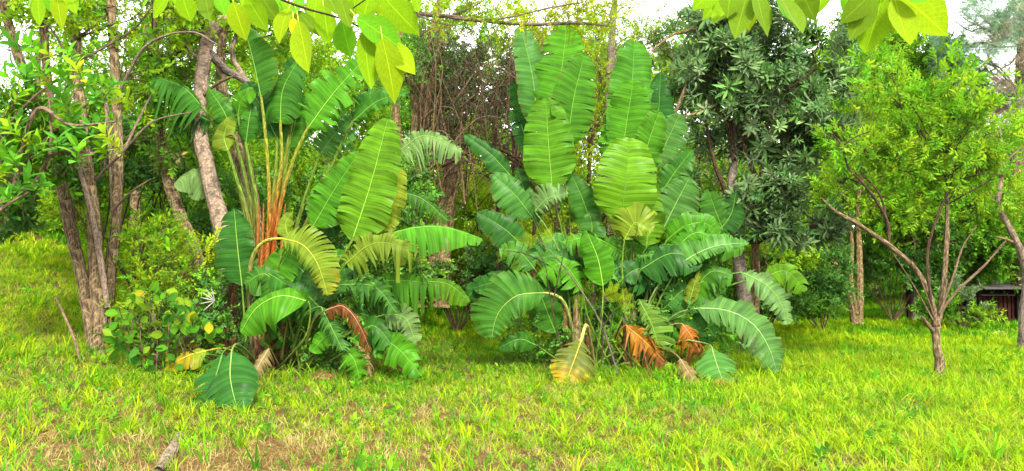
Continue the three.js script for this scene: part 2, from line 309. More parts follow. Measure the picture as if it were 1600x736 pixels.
// ---------------------------------------------------------------- giant bird-of-paradise plants: torn paddle leaves on long stalks
const K = {                                                        // leaf pigments
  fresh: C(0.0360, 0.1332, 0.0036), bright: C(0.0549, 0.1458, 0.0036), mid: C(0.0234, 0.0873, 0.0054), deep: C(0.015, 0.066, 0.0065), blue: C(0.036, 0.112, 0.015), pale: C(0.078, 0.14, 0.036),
  lime: C(0.0972, 0.1395, 0.0081), yellow: C(0.19, 0.135, 0.004), orange: C(0.185, 0.068, 0.004), rust: C(0.085, 0.03, 0.007), straw: C(0.14, 0.10, 0.035), olive: C(0.0648, 0.0810, 0.0081),
};
const BROWN = C(0.10, 0.06, 0.02);
const prof = (t, a, e) => (t < a ? Math.pow(Math.sin(Math.PI / 2 * clamp(t / a)), 0.6) : Math.pow(Math.cos(Math.PI / 2 * clamp((t - a) / (1 - a))), e));
function paddleLeaf(plant, D, rib, hw, o = {}) {
  const { face = [0, 0.2, 1], fold = 0.22, bend = 0.35, drop = 0.12, tears = 4, gap = 0.22, depth = 0.55, ruff = 0.25, ragged = 0.7, col = K.mid, tip = null, tipAt = 0.7, wl = 1, wr = 1, sweep = 0.2, belly = 0.3, blunt = 0.5, edge = rnd() < 0.4 ? rr(0.2, 0.6) : 0, stalk = null, stalkCol = null, sw = o.stalkCol ? 2 : 1, ribCol = null, w0 = 0.0085 } = o;
  const pts = path(rib, D); if (pts.length === 2) pts.splice(1, 0, pts[0].clone().lerp(pts[1], 0.5).add(V(0, 0.02, 0.03)));
  const cu = curveOf(pts), L = cu.getLength(), W = px2m(hw * 1.12, D), M = new Mesher(), hint = V(...face).normalize(), s0 = rnd() * 99, hue = rr(-0.1, 0.1), val = rr(0.88, 1.14);
  const base = C(col.r * val * (1 + hue), col.g * val, col.b * val);
  for (const side of [-1, 1]) {
    const cuts = [0]; const n = Math.max(0, Math.round(tears * 1.75 * rr(0.75, 1.25)));
    for (let k = 1; k <= n; k++) cuts.push(clamp((k + rr(-0.38, 0.38)) / (n + 1), 0.03, 0.97)); cuts.push(1);
    for (let s = 0; s < cuts.length - 1; s++) {
      const a = cuts[s], b = cuts[s + 1], mid = (a + b) / 2, u0 = clamp(1 - depth * (rnd() < 0.22 ? 1.7 : rr(0.5, 1.35)), 0.03, 0.9), g = n ? gap * rr(0.15, 1.5) : 0, dA = n ? rr(-1, 1) * ruff : 0, dS = n ? rr(-0.5, 0.5) * ruff : 0, cut = n ? (rnd() < 0.09 * ragged ? rr(0.35, 0.75) : 1 - ragged * rr(-0.04, 0.18)) : 1, tone = n ? rr(0.86, 1.12) : 1, dD = n ? rr(0, 1.4) * drop * ruff * 2 : 0, tw = n ? rr(-1, 1) * Math.min(1, ruff * 2.2) : 0, jag = ragged * rr(-0.16, 0.1);
      const nt = Math.max(2, Math.ceil((b - a) * 30)), nu = 6; let prev = null;
      for (let i = 0; i <= nt; i++) {
        const row = []; const tt = a + (b - a) * i / nt;
        const w = W * (side > 0 ? wr : wl) * prof(clamp(tt, 0.004, 0.995), belly, blunt) * cut * (1 - (n ? jag * (i / nt - 0.5) : 0));
        let off = V(0, 0, 0);
        for (let j = 0; j <= nu; j++) {
          const u = j / nu, open = sm(u0, 1, u), t = clamp(mid + (tt - mid) * (1 - g * open)), c = cu.getPoint(t), T = cu.getTangent(t);
          const S = V(0, 0, 0).crossVectors(T, hint).normalize(), N = V(0, 0, 0).crossVectors(S, T);
          const ang = fold - bend * u * 1.2 + dA * open;
          if (j) off = off.clone().addScaledVector(S, side * Math.cos(ang) * w / nu).addScaledVector(N, Math.sin(ang) * w / nu).addScaledVector(T, (sweep + dS * open) * w / nu);
          const q = c.add(off); q.y -= (drop + dD * open) * u * u * w; q.addScaledVector(N, (tt - mid) * L * tw * open);
          q.addScaledVector(N, 0.07 * W * u * noise(t * 5 + s0, side * 3, u * 1.5) + 0.012 * W * u * Math.sin(t * L * 70 + s0) * (1 - 0.4 * u));
          const cc = base.clone().multiplyScalar(tone * (1 + 0.16 * noise(t * 6 + s0, u * 2.5, side * 2)));
          if (edge) cc.lerp(BROWN, edge * sm(0.9, 1.1, u + 0.28 * noise(t * 14 + s0, u * 3, side)));
          if (tip) cc.lerp(tip, clamp(sm(tipAt, tipAt + 0.4, t + 0.25 * u + 0.35 * noise(t * 9, u * 4, s0)) ));
          q.y = Math.max(q.y, height(q.x, q.z) + 0.015 + 0.01 * u); row.push(M.v(q, cc, t * L, u * w));
        }
        if (prev) for (let j = 0; j < nu; j++) side > 0 ? M.quad(prev[j], prev[j + 1], row[j + 1], row[j]) : M.quad(prev[j], row[j], row[j + 1], prev[j + 1]);
        prev = row;
      }
    }
  }
  const leaf = part(plant, 'leaf', M.geo(), M_blade);
  const rc = (ribCol || C(0.12, 0.22, 0.03)).clone().multiplyScalar(0.75).lerp(base, 0.4), N2 = V(0, 0, 0).crossVectors(V(0, 0, 0).crossVectors(cu.getTangent(0.4), hint), cu.getTangent(0.4)).normalize();
  const rp = []; for (let k = 0; k <= 6; k++) rp.push(cu.getPoint(k / 6 * 0.985).addScaledVector(N2, 0.003));
  part(leaf, 'midrib', tube(rp, [w0, w0 * 0.7, w0 * 0.25], 12, 6, 0, rc), M_rib);
  if (stalk) {
    const sp = path(stalk, D); sp.push(cu.getPoint(0), cu.getPoint(0.05)); const a = stalkCol ? stalkCol[0] : C(0.09, 0.15, 0.02), b = stalkCol ? stalkCol[1] : rc;
    part(leaf, 'stalk', tube(sp, [w0 * 2.2 * sw, w0 * 1.7 * sw, w0 * 1.3 * sw, w0 * 1.05], 14, 7, 0.05, a, b), M_petiole);
  }
  return leaf;
}
// a brown dried leaf, crumpled
const DRY = { col: K.rust, tears: 7, gap: 0.6, depth: 0.9, ruff: 1.3, fold: 0.5, bend: 1.2, drop: 0.4, ribCol: C(0.3, 0.2, 0.1), w0: 0.007 };
const HOT = [C(0.20, 0.04, 0.008), C(0.13, 0.15, 0.012)], RED = [C(0.14, 0.022, 0.008), C(0.09, 0.14, 0.012)], GRN = [C(0.08, 0.09, 0.012), C(0.075, 0.14, 0.012)];
const TORN = { tears: 9, gap: 0.5, depth: 0.9, ruff: 0.55 }, SHRED = { tears: 12, gap: 0.85, depth: 1.0, ruff: 0.75, drop: 0.35 };

reseed(101);
const DL = -CL.z, DR = -CR.z;
const left = thing('bird_of_paradise_plant', 'giant paddle-leaved plant with orange-red stalks beside the pale trunk', 'plant', CL);
{
  const D = DL, A = (rib, hw, o) => paddleLeaf(left, D, rib, hw, o);
  // upper fan
  A([[408, 152], [397, 100], [382, 42]], 30, { col: K.mid, wl: 0.14, wr: 1.3, tears: 2, fold: 0.1, bend: 0.5, stalk: [[405, 440, .1], [420, 350], [417, 240]], stalkCol: HOT, face: [-0.5, 0.1, 1] });
  A([[438, 192, .1], [442, 140, .1], [470, 88, .15]], 30, { col: K.mid, tears: 3, bend: 0.9, drop: 0.5, stalk: [[412, 430, .15], [428, 330, .1], [440, 250, .1]], stalkCol: HOT });
  A([[480, 202], [520, 147, -.05], [573, 88, -.1]], 38, { col: K.fresh, ...TORN, tears: 5, wl: 1.1, wr: 0.8, stalk: [[422, 430, .1], [436, 330, .05], [458, 250, 0]], stalkCol: HOT, ribCol: C(0.22, 0.33, 0.06) });
  A([[432, 215, .35], [410, 170, .4], [384, 128, .45]], 32, { col: K.deep, tears: 4, stalk: [[410, 440, .3], [425, 330, .3]], stalkCol: RED });
  A([[365, 212, .2], [350, 175, .15], [326, 138, .2]], 24, { col: K.mid, tears: 2, stalk: [[398, 430, .3], [392, 320, .3]], stalkCol: GRN, bend: 0.7 });
  A([[372, 180, .1], [378, 155, 0], [398, 140, -.1]], 18, { col: K.fresh, tears: 1, bend: 0.9, fold: 0.4, stalk: [[398, 430, .3], [396, 300, .2], [380, 220, .15]], stalkCol: GRN });
  A([[356, 236, -.1], [350, 212, -.1], [362, 182, -.15]], 17, { col: K.lime, tears: 1, bend: 1.1, fold: 0.5, wl: 1.1, stalk: [[402, 430, .1], [385, 330, 0], [368, 275, -.05]], stalkCol: GRN });
  A([[384, 225, .05], [388, 195, 0], [394, 160, .05]], 15, { col: K.mid, tears: 1, stalk: [[404, 430, .2], [400, 310, .1]], stalkCol: GRN });
  A([[318, 170, .3], [288, 138, .25], [238, 118, .2]], 32, { col: K.mid, ...TORN, wr: 0.4, wl: 1.3, drop: 0.7, stalk: [[400, 430, .5], [375, 300, .5], [345, 210, .4]], stalkCol: GRN });
  A([[330, 190, .5], [300, 180, .5], [268, 200, .5]], 20, { col: K.deep, ...TORN, drop: 0.6, stalk: [[400, 430, .6], [375, 280, .6]] });
  A([[335, 300, .8], [305, 270, .8], [272, 290, .7]], 20, { col: K.pale, tears: 3, drop: 0.7, stalk: [[380, 480, .7], [352, 360, .8]] });
  A([[462, 150, .3], [450, 120, .3], [468, 84, .3]], 26, { col: K.deep, tears: 3, bend: 0.9, stalk: [[418, 440, .4], [436, 300, .4]], stalkCol: RED });
  A([[450, 235, .4], [462, 180, .4], [450, 130, .45]], 27, { col: K.mid, tears: 3, stalk: [[418, 440, .4], [436, 330, .4]], stalkCol: RED });
  // middle
  A([[550, 376, -.2], [577, 295, -.25], [606, 186, -.3]], 39, { col: K.bright, ragged: 0.35, tears: 8, depth: 0.5, gap: 0.1, ruff: 0.24, blunt: 0.38, belly: 0.28, stalk: [[445, 520, .1], [500, 450, -.1]], stalkCol: GRN, ribCol: C(0.2, 0.33, 0.05) });
  A([[488, 356, -.05], [518, 304, -.1], [562, 236, -.1]], 31, { col: K.fresh, ragged: 0.5, tears: 7, gap: 0.2, depth: 0.5, ruff: 0.3, stalk: [[438, 510, .1], [458, 410, 0]], stalkCol: GRN });
  A([[580, 372, .1], [602, 322, .1], [628, 262, .1]], 28, { col: K.lime, tears: 5, gap: 0.25, stalk: [[460, 520, .3], [530, 430, .2]] });
  A([[622, 238, .3], [662, 212, .25], [724, 236, .2]], 26, { col: K.pale, ...SHRED, stalk: [[470, 500, .5], [560, 330, .4]] });
  A([[552, 190, .3], [590, 158, .3], [640, 145, .3]], 26, { col: K.mid, ...TORN, tears: 4, wl: 1.3, wr: 0.5, stalk: [[440, 440, .4], [500, 300, .4]], stalkCol: GRN });
  A([[500, 242, .4], [522, 212, .4], [560, 175, .45]], 28, { col: K.blue, ...TORN, tears: 4, stalk: [[440, 450, .5], [470, 330, .5]], stalkCol: GRN });
  A([[590, 372, -.3], [650, 356, -.35], [700, 357, -.3], [754, 374, -.3]], 26, { col: K.fresh, tears: 8, gap: 0.2, depth: 0.6, wl: 0.55, wr: 1.15, drop: 0.5, face: [0, 0.8, 0.6], stalk: [[470, 530, .1], [530, 420, -.2]] });
  A([[540, 412, -.5], [585, 380, -.55], [655, 392, -.55]], 38, { col: K.lime, ...SHRED, tears: 9, wl: 1, wr: 0.9, stalk: [[468, 550, -.2], [505, 470, -.4]] });
  A([[560, 446, -.2], [620, 438, -.3], [694, 446, -.3]], 32, { col: K.fresh, ...TORN, drop: 0.5, stalk: [[475, 560, 0], [520, 480, -.1]] });
  A([[665, 440, -.3], [700, 444, -.3], [734, 472, -.3]], 16, { col: K.bright, tears: 3, gap: 0.3, drop: 0.5, stalk: [[500, 570, 0], [590, 470, -.2]] });
  A([[532, 445, -.5], [585, 448, -.55], [620, 490, -.6]], 26, { col: K.blue, ...SHRED, tears: 8, wl: 1.1, wr: 0.7, stalk: [[470, 560, -.2], [500, 480, -.4]] });
  A([[600, 492, -.4], [632, 496, -.45], [650, 538, -.45]], 22, { col: K.pale, ...TORN, tears: 6, stalk: [[490, 570, -.1], [560, 510, -.3]] });
  A([[625, 300, .2], [658, 310, .2], [700, 345, .15]], 22, { col: K.mid, ...SHRED, stalk: [[480, 520, .3], [560, 400, .3]] });
  A([[540, 335, .3], [510, 350, .3], [540, 300, .35]], 20, { col: K.deep, tears: 3, stalk: [[450, 500, .4]] });
  A([[545, 360, .35], [560, 320, .4], [530, 265, .45]], 30, { col: K.deep, tears: 4, stalk: [[450, 520, .4], [500, 430, .4]] });
  // front, lower
  A([[378, 446, -.5], [371, 385, -.55], [366, 326, -.5]], 28, { col: K.deep, tears: 4, depth: 0.7, gap: 0.12, ruff: 0.2, wl: 1.15, wr: 0.95, stalk: [[386, 560, -.35], [382, 500, -.45]], ribCol: C(0.2, 0.28, 0.05) });
  A([[424, 440, -.4], [440, 412, -.45], [462, 378, -.4]], 26, { col: K.fresh, tears: 2, stalk: [[410, 540, -.2]] });
  A([[398, 422, -.5], [420, 428, -.6], [448, 445, -.6]], 17, { col: K.mid, tears: 3, drop: 0.6, stalk: [[405, 530, -.3], [394, 450, -.4]] });
  A([[482, 472, -.9], [440, 462, -1], [400, 482, -1], [376, 520, -1]], 30, { col: K.fresh, tears: 1, gap: 0.05, depth: 0.2, wl: 1.25, wr: 0.65, face: [0.1, 0.7, 0.8], bend: 0.6, stalk: [[440, 570, -.3], [480, 520, -.7]], ribCol: C(0.22, 0.33, 0.06) });
  A([[470, 440, -.35], [470, 470, -.4], [440, 505, -.45]], 20, { col: K.mid, tears: 2, stalk: [[440, 560, -.2], [455, 480, -.3]] });
  A([[440, 373, -.7], [472, 382, -.75], [496, 412, -.8], [512, 462, -.8]], 34, { col: K.lime, tip: K.yellow, tipAt: 0.9, tears: 11, gap: 0.55, depth: 0.92, ruff: 0.3, wl: 1.1, wr: 0.55, stalk: [[395, 560, -.3], [392, 410, -.55], [412, 378, -.65]], stalkCol: [C(0.12, 0.1, 0.04), C(0.2, 0.22, 0.03)], ribCol: C(0.3, 0.26, 0.04) });
  A([[452, 375, -.6], [446, 350, -.6], [458, 330, -.6]], 12, { col: K.lime, tears: 1, stalk: [[420, 500, -.3], [436, 410, -.5]] });
  A([[362, 549, -2.2], [360, 592, -2.5], [373, 648, -2.7]], 31, { col: K.deep, tears: 2, gap: 0.06, depth: 0.25, face: [0.05, 0.55, 0.85], bend: 0.6, belly: 0.3, stalk: [[410, 580, -.3], [385, 548, -1.2], [368, 538, -1.9]], ribCol: C(0.24, 0.32, 0.07) });
  A([[348, 552, -2.1], [334, 600, -2.4], [318, 656, -2.7]], 26, { col: K.deep, ...TORN, tears: 4, gap: 0.2, face: [-0.1, 0.6, 0.8], stalk: [[400, 580, -.3], [372, 545, -1]] });
  A([[324, 548, -1.2], [294, 556, -1.25], [257, 577, -1.25]], 17, { col: K.lime, tip: K.yellow, tipAt: 0.35, tears: 3, gap: 0.15, wr: 0.6, wl: 1.1, face: [0, 0.6, 0.8], ribCol: C(0.4, 0.32, 0.03), stalk: [[400, 585, -.3], [355, 545, -.9]] });
  A([[300, 560, -1.25], [280, 582, -1.25], [262, 598, -1.25]], 10, { col: K.mid, tears: 2, stalk: [[390, 590, -.3], [335, 555, -.9]] });
  A([[502, 480, -.7], [518, 512, -.75], [536, 548, -.8]], 24, { col: K.blue, ...SHRED, wl: 1.1, wr: 0.5, stalk: [[450, 580, -.3], [478, 490, -.6]] });
  A([[538, 545, -.7], [553, 562, -.75], [562, 592, -.75]], 20, { col: K.fresh, ...TORN, stalk: [[470, 590, -.3], [510, 540, -.6]] });
  A([[578, 525, -.3], [616, 540, -.5], [660, 588, -.7]], 24, { col: K.fresh, ...TORN, tears: 5, gap: 0.2, stalk: [[490, 585, 0], [535, 520, -.2]] });
  A([[522, 518, -.6], [505, 530, -.6], [486, 550, -.6]], 14, { col: K.fresh, tears: 2, stalk: [[460, 585, -.3]] });
  A([[600, 470, -.2], [615, 455, -.2], [600, 420, -.2]], 20, { col: K.mid, ...TORN, stalk: [[490, 560, 0]] });
  A([[540, 500, -.3], [565, 490, -.3], [590, 505, -.3]], 18, { col: K.mid, ...SHRED, stalk: [[480, 570, -.1]] });
  // dying and dried
  A([[505, 487, -.8], [535, 478, -.85], [560, 505, -.9], [580, 552, -.85]], 9, { ...DRY, tears: 10, depth: 0.98, col: K.rust, stalk: [[470, 575, -.3], [488, 505, -.6]] });
  A([[552, 425, -.1], [560, 440, -.1], [548, 462, -.1]], 12, { ...DRY, col: K.orange, stalk: [[480, 560, 0]] });
  A([[560, 540, -.5], [572, 560, -.5], [580, 590, -.5]], 12, { ...DRY, col: K.straw, stalk: [[490, 580, -.2]] });
  A([[420, 545, -1], [408, 565, -1.1], [394, 592, -1.2]], 16, { ...DRY, tears: 9, col: K.straw, stalk: [[440, 580, -.3]] });
  // inner stems and darker leaves low in the clump
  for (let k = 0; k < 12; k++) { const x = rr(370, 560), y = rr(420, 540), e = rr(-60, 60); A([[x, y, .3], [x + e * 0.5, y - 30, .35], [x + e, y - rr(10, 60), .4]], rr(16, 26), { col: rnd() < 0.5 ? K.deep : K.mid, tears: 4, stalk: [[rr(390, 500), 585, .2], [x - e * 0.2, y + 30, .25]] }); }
  for (let k = 0; k < 13; k++) {                                   // leaves arching out of the middle of the clump
    const x = rr(430, 590), y = rr(420, 540), s = x > 480 ? 1 : -1, l = rr(60, 105) * (rnd() < 0.8 ? s : -s), dd = rr(-0.55, 0.1), o = rnd();
    A([[x, y, dd], [x + l * 0.5, y - rr(10, 40), dd - 0.08], [x + l, y + rr(-45, 30), dd - 0.12]], rr(19, 28), { col: [K.mid, K.fresh, K.deep, K.blue][Math.floor(rnd() * 4)], ...(o < 0.45 ? TORN : {}), tears: o < 0.45 ? 7 : 4, drop: 0.3, face: [0, 0.5, 0.9], stalk: [[rr(400, 500), 585, dd * 0.5], [x - l * 0.15, y + 45, dd * 0.8]] });
  }
  for (const [a, b, c, dd] of [[405, 408, 412, .05], [416, 416, 420, 0], [428, 424, 432, .1], [395, 400, 404, .1], [440, 436, 446, .1]])
    part(left, 'leaf_sheath', tube(path([[a, 580, dd], [b, 450, dd], [c, 318, dd]], D), [0.085, 0.06, 0.032, 0.008], 14, 9, 0.05, C(0.13, 0.03, 0.012), C(0.19, 0.07, 0.012)), M_petiole);
  for (const [x, dd] of [[355, .2], [398, -.1], [440, .1], [480, .1]]) part(left, 'old_stem', tube(path([[x, 592, dd], [x + 4, 520, dd], [x + 12, 440, dd]], D), [0.11, 0.09, 0.05], 10, 9, 0.2), B_red);
}
reseed(202);
const right = thing('bird_of_paradise_plant', 'tall giant paddle-leaved plant with upright blades and orange dead leaves at its foot', 'plant', CR);
{
  const D = DR, A = (rib, hw, o) => paddleLeaf(right, D, rib, hw, o);
  const UP = { ragged: 0.2, depth: 0.5, gap: 0.09, ruff: 0.26, blunt: 0.36, belly: 0.26, drop: 0.05, fold: 0.3 }, st = (x, dd) => [[x < 920 ? 905 : 985, 560, dd], [x < 920 ? 897 : 982, 450, dd]];
  A([[840, 205, .2], [832, 120, .25], [813, 42, .3]], 27, { ...UP, col: K.blue, tears: 5, face: [0.3, 0.2, 1], stalk: st(840, .2) });
  A([[858, 208, .1], [876, 120, .15], [886, 34, .2]], 40, { ...UP, face: [-0.4, 0.1, 1], col: K.fresh, tears: 6, wl: 1.1, stalk: st(860, .1) });
  A([[886, 228, -.1], [896, 155, -.14], [913, 86, -.1]], 36, { ...UP, face: [0.5, 0.25, 1], col: K.fresh.clone().lerp(K.mid, 0.4), tears: 6, stalk: st(880, 0) });
  A([[863, 298, -.3], [857, 225, -.32], [853, 154, -.3]], 37, { ...UP, col: K.bright, tears: 7, stalk: st(870, -.1), ribCol: C(0.14, 0.22, 0.03) });
  A([[978, 262, .35], [986, 160, .4], [991, 64, .45]], 42, { ...UP, face: [0.35, -0.05, 1], col: K.fresh.clone().lerp(K.blue, 0.35), tears: 5, stalk: st(980, .2) });
  A([[968, 268, .1], [978, 200, .1], [990, 126, .05]], 38, { ...UP, face: [-0.45, 0.15, 1], col: K.fresh, tears: 8, stalk: st(980, .05) });
  A([[1002, 275, -.15], [1012, 226, -.2], [1030, 174, -.2]], 28, { ...UP, face: [0.6, 0.1, 1], col: K.mid.clone().lerp(K.bright, 0.5), tears: 6, gap: 0.2, stalk: st(1000, 0) });
  A([[970, 348, -.45], [978, 280, -.55], [984, 216, -.45]], 44, { ...UP, face: [0.1, 0.55, 1], col: K.bright, tears: 7, depth: 0.5, gap: 0.16, ruff: 0.25, ribCol: C(0.05, 0.1, 0.02), stalk: st(970, -.2) });
  A([[1020, 262, .5], [1028, 190, .5], [1032, 112, .5]], 26, { col: K.deep, tears: 7, gap: 0.2, stalk: st(1020, .4) });
  A([[1022, 262, .4], [1040, 225, .4], [1062, 178, .4]], 32, { col: K.blue, tears: 6, gap: 0.16, stalk: st(1020, .3) });
  A([[1034, 300, .3], [1054, 270, .3], [1082, 234, .3]], 22, { col: K.mid, tears: 4, stalk: st(1030, .3) });
  A([[1036, 358, -.1], [1056, 318, -.1], [1078, 276, -.1]], 34, { col: K.blue, tears: 7, gap: 0.22, depth: 0.5, stalk: st(1036, 0), ribCol: C(0.16, 0.28, 0.06) });
  A([[1010, 385, -.2], [1014, 340, -.2], [1020, 282, -.2]], 23, { col: K.bright, tears: 3, stalk: st(1010, -.1) });
  A([[976, 374, -.6], [993, 348, -.65], [1020, 362, -.7]], 30, { col: K.lime, ...TORN, tears: 7, wl: 1.2, wr: 0.6, stalk: [[985, 560, -.3], [972, 440, -.5]] });
  A([[1046, 424, -.6], [1082, 400, -.65], [1120, 384, -.65], [1170, 380, -.6]], 25, { col: K.blue, tears: 10, gap: 0.25, depth: 0.6, wl: 1.1, wr: 0.5, face: [0, 0.5, 0.9], stalk: [[1000, 560, -.3], [1015, 470, -.5]], ribCol: C(0.22, 0.3, 0.1) });
  A([[1040, 378, -.3], [1066, 356, -.4], [1100, 348, -.4], [1124, 366, -.4]], 19, { col: K.fresh, tears: 5, gap: 0.15, wl: 1.1, wr: 0.8, stalk: [[990, 560, -.1], [1012, 450, -.2]] });
  A([[942, 446, -.7], [934, 404, -.75], [916, 360, -.75]], 22, { col: K.fresh, tears: 1, gap: 0.05, depth: 0.2, bend: 0.5, blunt: 0.4, stalk: [[930, 570, -.4], [940, 500, -.6]], ribCol: C(0.25, 0.4, 0.06) });
  A([[926, 360, -.2], [912, 316, -.2], [892, 270, -.15]], 22, { col: K.mid, tears: 1, gap: 0.05, depth: 0.2, stalk: [[910, 560, -.1], [918, 440, -.2]] });
  A([[912, 395, -.35], [925, 360, -.35], [920, 330, -.3]], 20, { col: K.mid, tears: 2, stalk: [[905, 560, -.2]] });
  A([[836, 330, -.4], [856, 310, -.5], [888, 302, -.5]], 26, { col: K.pale, ...TORN, tears: 6, wl: 1.1, wr: 0.5, stalk: [[895, 560, -.2], [880, 410, -.4], [850, 350, -.4]] });
  A([[798, 275, .1], [765, 240, .1], [724, 210, .15]], 16, { col: K.deep, tears: 2, depth: 0.3, stalk: [[890, 560, .2], [850, 380, .1]] });
  A([[832, 340, -.2], [802, 302, -.25], [768, 272, -.2]], 27, { col: K.blue, tears: 4, stalk: [[890, 560, 0], [862, 420, -.1]] });
  A([[840, 350, -.1], [820, 300, -.1], [808, 262, -.1]], 18, { col: K.deep, tears: 3, stalk: [[892, 560, 0], [865, 430, -.1]] });
  A([[824, 392, -.3], [788, 358, -.35], [746, 332, -.3]], 25, { col: K.deep, tears: 4, gap: 0.2, stalk: [[892, 560, -.1], [862, 450, -.2]] });
  A([[835, 420, -.35], [812, 395, -.4], [780, 388, -.4]], 22, { col: K.blue, ...TORN, tears: 4, stalk: [[892, 560, -.2], [866, 470, -.3]] });
  A([[852, 458, -.9], [808, 462, -1], [778, 490, -1.05], [768, 528, -1.1]], 40, { col: K.fresh.clone().lerp(K.blue, 0.5), tears: 9, gap: 0.2, depth: 0.5, wl: 0.6, wr: 1.1, stalk: [[900, 570, -.4], [892, 505, -.6], [876, 466, -.8]], stalkCol: [C(0.1, 0.1, 0.03), C(0.2, 0.24, 0.05)], ribCol: C(0.28, 0.3, 0.07) });
  A([[868, 520, -.5], [852, 480, -.55], [838, 440, -.5]], 22, { col: K.mid, tears: 1, gap: 0.08, stalk: [[890, 575, -.3]] });
  A([[830, 465, -.2], [790, 440, -.2], [740, 450, -.2]], 22, { col: K.deep, tears: 4, stalk: [[890, 570, -.1], [866, 500, -.15]] });
  A([[775, 450, -.1], [750, 448, -.1], [726, 470, -.1]], 18, { col: K.deep, tears: 2, stalk: [[890, 570, 0], [840, 480, 0]] });
  A([[838, 540, -.6], [812, 530, -.65], [778, 545, -.7]], 14, { col: K.mid, tears: 2, stalk: [[890, 575, -.3]] });
  A([[908, 532, -1.5], [896, 566, -1.7], [881, 606, -1.9]], 28, { col: K.olive, tip: K.yellow, tipAt: 0.55, tears: 7, gap: 0.14, depth: 0.5, face: [0.05, 0.35, 0.95], ribCol: C(0.45, 0.3, 0.05), stalk: [[930, 580, -.4], [916, 508, -1.2]], stalkCol: [C(0.2, 0.18, 0.05), C(0.4, 0.3, 0.08)] });
  A([[978, 508, -.9], [1006, 532, -.95], [1040, 566, -1]], 22, { col: K.orange, tip: K.rust, tipAt: 0.6, tears: 8, gap: 0.6, depth: 0.95, ruff: 1.1, fold: 0.5, drop: 0.3, ribCol: C(0.4, 0.22, 0.05), stalk: [[1000, 575, -.4], [965, 530, -.7]] });
  A([[998, 468, -.7], [1020, 512, -.75], [1036, 578, -.8]], 26, { col: K.lime.clone().lerp(K.blue, 0.5), ...TORN, tears: 8, wl: 1.1, wr: 0.4, stalk: [[990, 575, -.3], [985, 500, -.5]] });
  A([[1066, 506, -.7], [1078, 522, -.75], [1094, 550, -.75]], 22, { ...DRY, col: K.orange, tip: K.rust, tipAt: 0.7, fold: 0.3, bend: 0.9, stalk: [[1010, 575, -.3], [1045, 510, -.6]] });
  A([[1112, 543, -1.4], [1120, 570, -1.6], [1136, 612, -1.9]], 26, { col: K.blue, tip: K.yellow, tipAt: 0.8, tears: 5, gap: 0.15, face: [0, 0.5, 0.9], stalk: [[1010, 580, -.4], [1060, 533, -.7], [1098, 536, -.9]], ribCol: C(0.25, 0.3, 0.1) });
  A([[1090, 482, -.7], [1140, 486, -.85], [1180, 510, -.95], [1202, 545, -1], [1214, 582, -1]], 30, { col: K.blue.clone().lerp(K.pale, 0.4), tears: 9, gap: 0.2, depth: 0.6, ruff: 0.35, wl: 1, wr: 1.0, face: [0.1, 0.6, 0.8], stalk: [[1010, 570, -.2], [1050, 495, -.5]], ribCol: C(0.25, 0.33, 0.14) });
  A([[1158, 426, -.3], [1195, 444, -.4], [1218, 470, -.45], [1230, 506, -.5]], 23, { col: K.pale, ...TORN, tears: 7, gap: 0.3, face: [0.1, 0.5, 0.9], stalk: [[1020, 565, 0], [1090, 450, -.2]] });
  A([[1196, 432, -.1], [1228, 424, -.15], [1258, 456, -.2]], 22, { col: K.bright, tears: 2, gap: 0.2, depth: 0.7, drop: 0.3, stalk: [[1030, 565, .1], [1110, 460, 0]] });
  A([[1076, 478, -.5], [1083, 450, -.5], [1094, 420, -.5]], 10, { col: K.lime, tears: 1, stalk: [[1020, 575, -.3]] });
  A([[1062, 560, -1.5], [1078, 585, -1.7], [1098, 614, -2]], 16, { ...DRY, col: K.straw, stalk: [[1010, 580, -.4], [1040, 550, -.8]] });
  A([[1060, 590, -1.5], [1080, 580, -1.5], [1110, 590, -1.5]], 12, { ...DRY, col: K.straw });
  A([[1016, 418, -.4], [992, 422, -.45], [964, 442, -.5]], 18, { col: K.deep, tears: 2, stalk: [[985, 570, -.2], [1010, 470, -.3]] });
  A([[1062, 410, -.5], [1030, 398, -.5], [1000, 400, -.5]], 16, { col: K.mid, ...SHRED, stalk: [[995, 570, -.2], [1030, 470, -.4]] });
  A([[1134, 372, .5], [1120, 335, .5], [1106, 296, .5]], 26, { col: K.mid, tears: 3, stalk: [[1020, 560, .4], [1100, 440, .5]] });
  A([[1120, 365, .5], [1142, 335, .5], [1150, 300, .5]], 20, { col: K.deep, tears: 4, stalk: [[1020, 560, .4], [1090, 440, .5]] });
  A([[835, 210, .5], [820, 165, .5], [800, 128, .5]], 20, { col: K.deep, tears: 4, stalk: st(835, .5) });
  A([[830, 250, .5], [812, 190, .5], [798, 172, .5]], 16, { col: K.deep, tears: 3, stalk: st(830, .5) });
  A([[930, 345, .5], [926, 310, .5], [908, 288, .5]], 20, { col: K.pale, ...TORN, stalk: st(900, .5) });
  A([[930, 440, .1], [985, 430, .1], [990, 370, .15]], 28, { col: K.fresh, tears: 2, stalk: st(960, .1) });
  A([[1130, 430, -.1], [1105, 430, -.1], [1080, 445, -.1]], 18, { col: K.mid, ...SHRED, stalk: [[1020, 570, 0]] });
  for (let k = 0; k < 16; k++) { const x = rr(880, 1120), y = rr(400, 550), e = rr(-70, 70); A([[x, y, .3], [x + e * 0.5, y - 30, .35], [x + e, y - rr(0, 60), .4]], rr(16, 28), { col: rnd() < 0.6 ? K.deep : K.mid, tears: 5, stalk: [[rr(900, 1030), 585, .2], [x - e * 0.2, y + 30, .25]] }); }
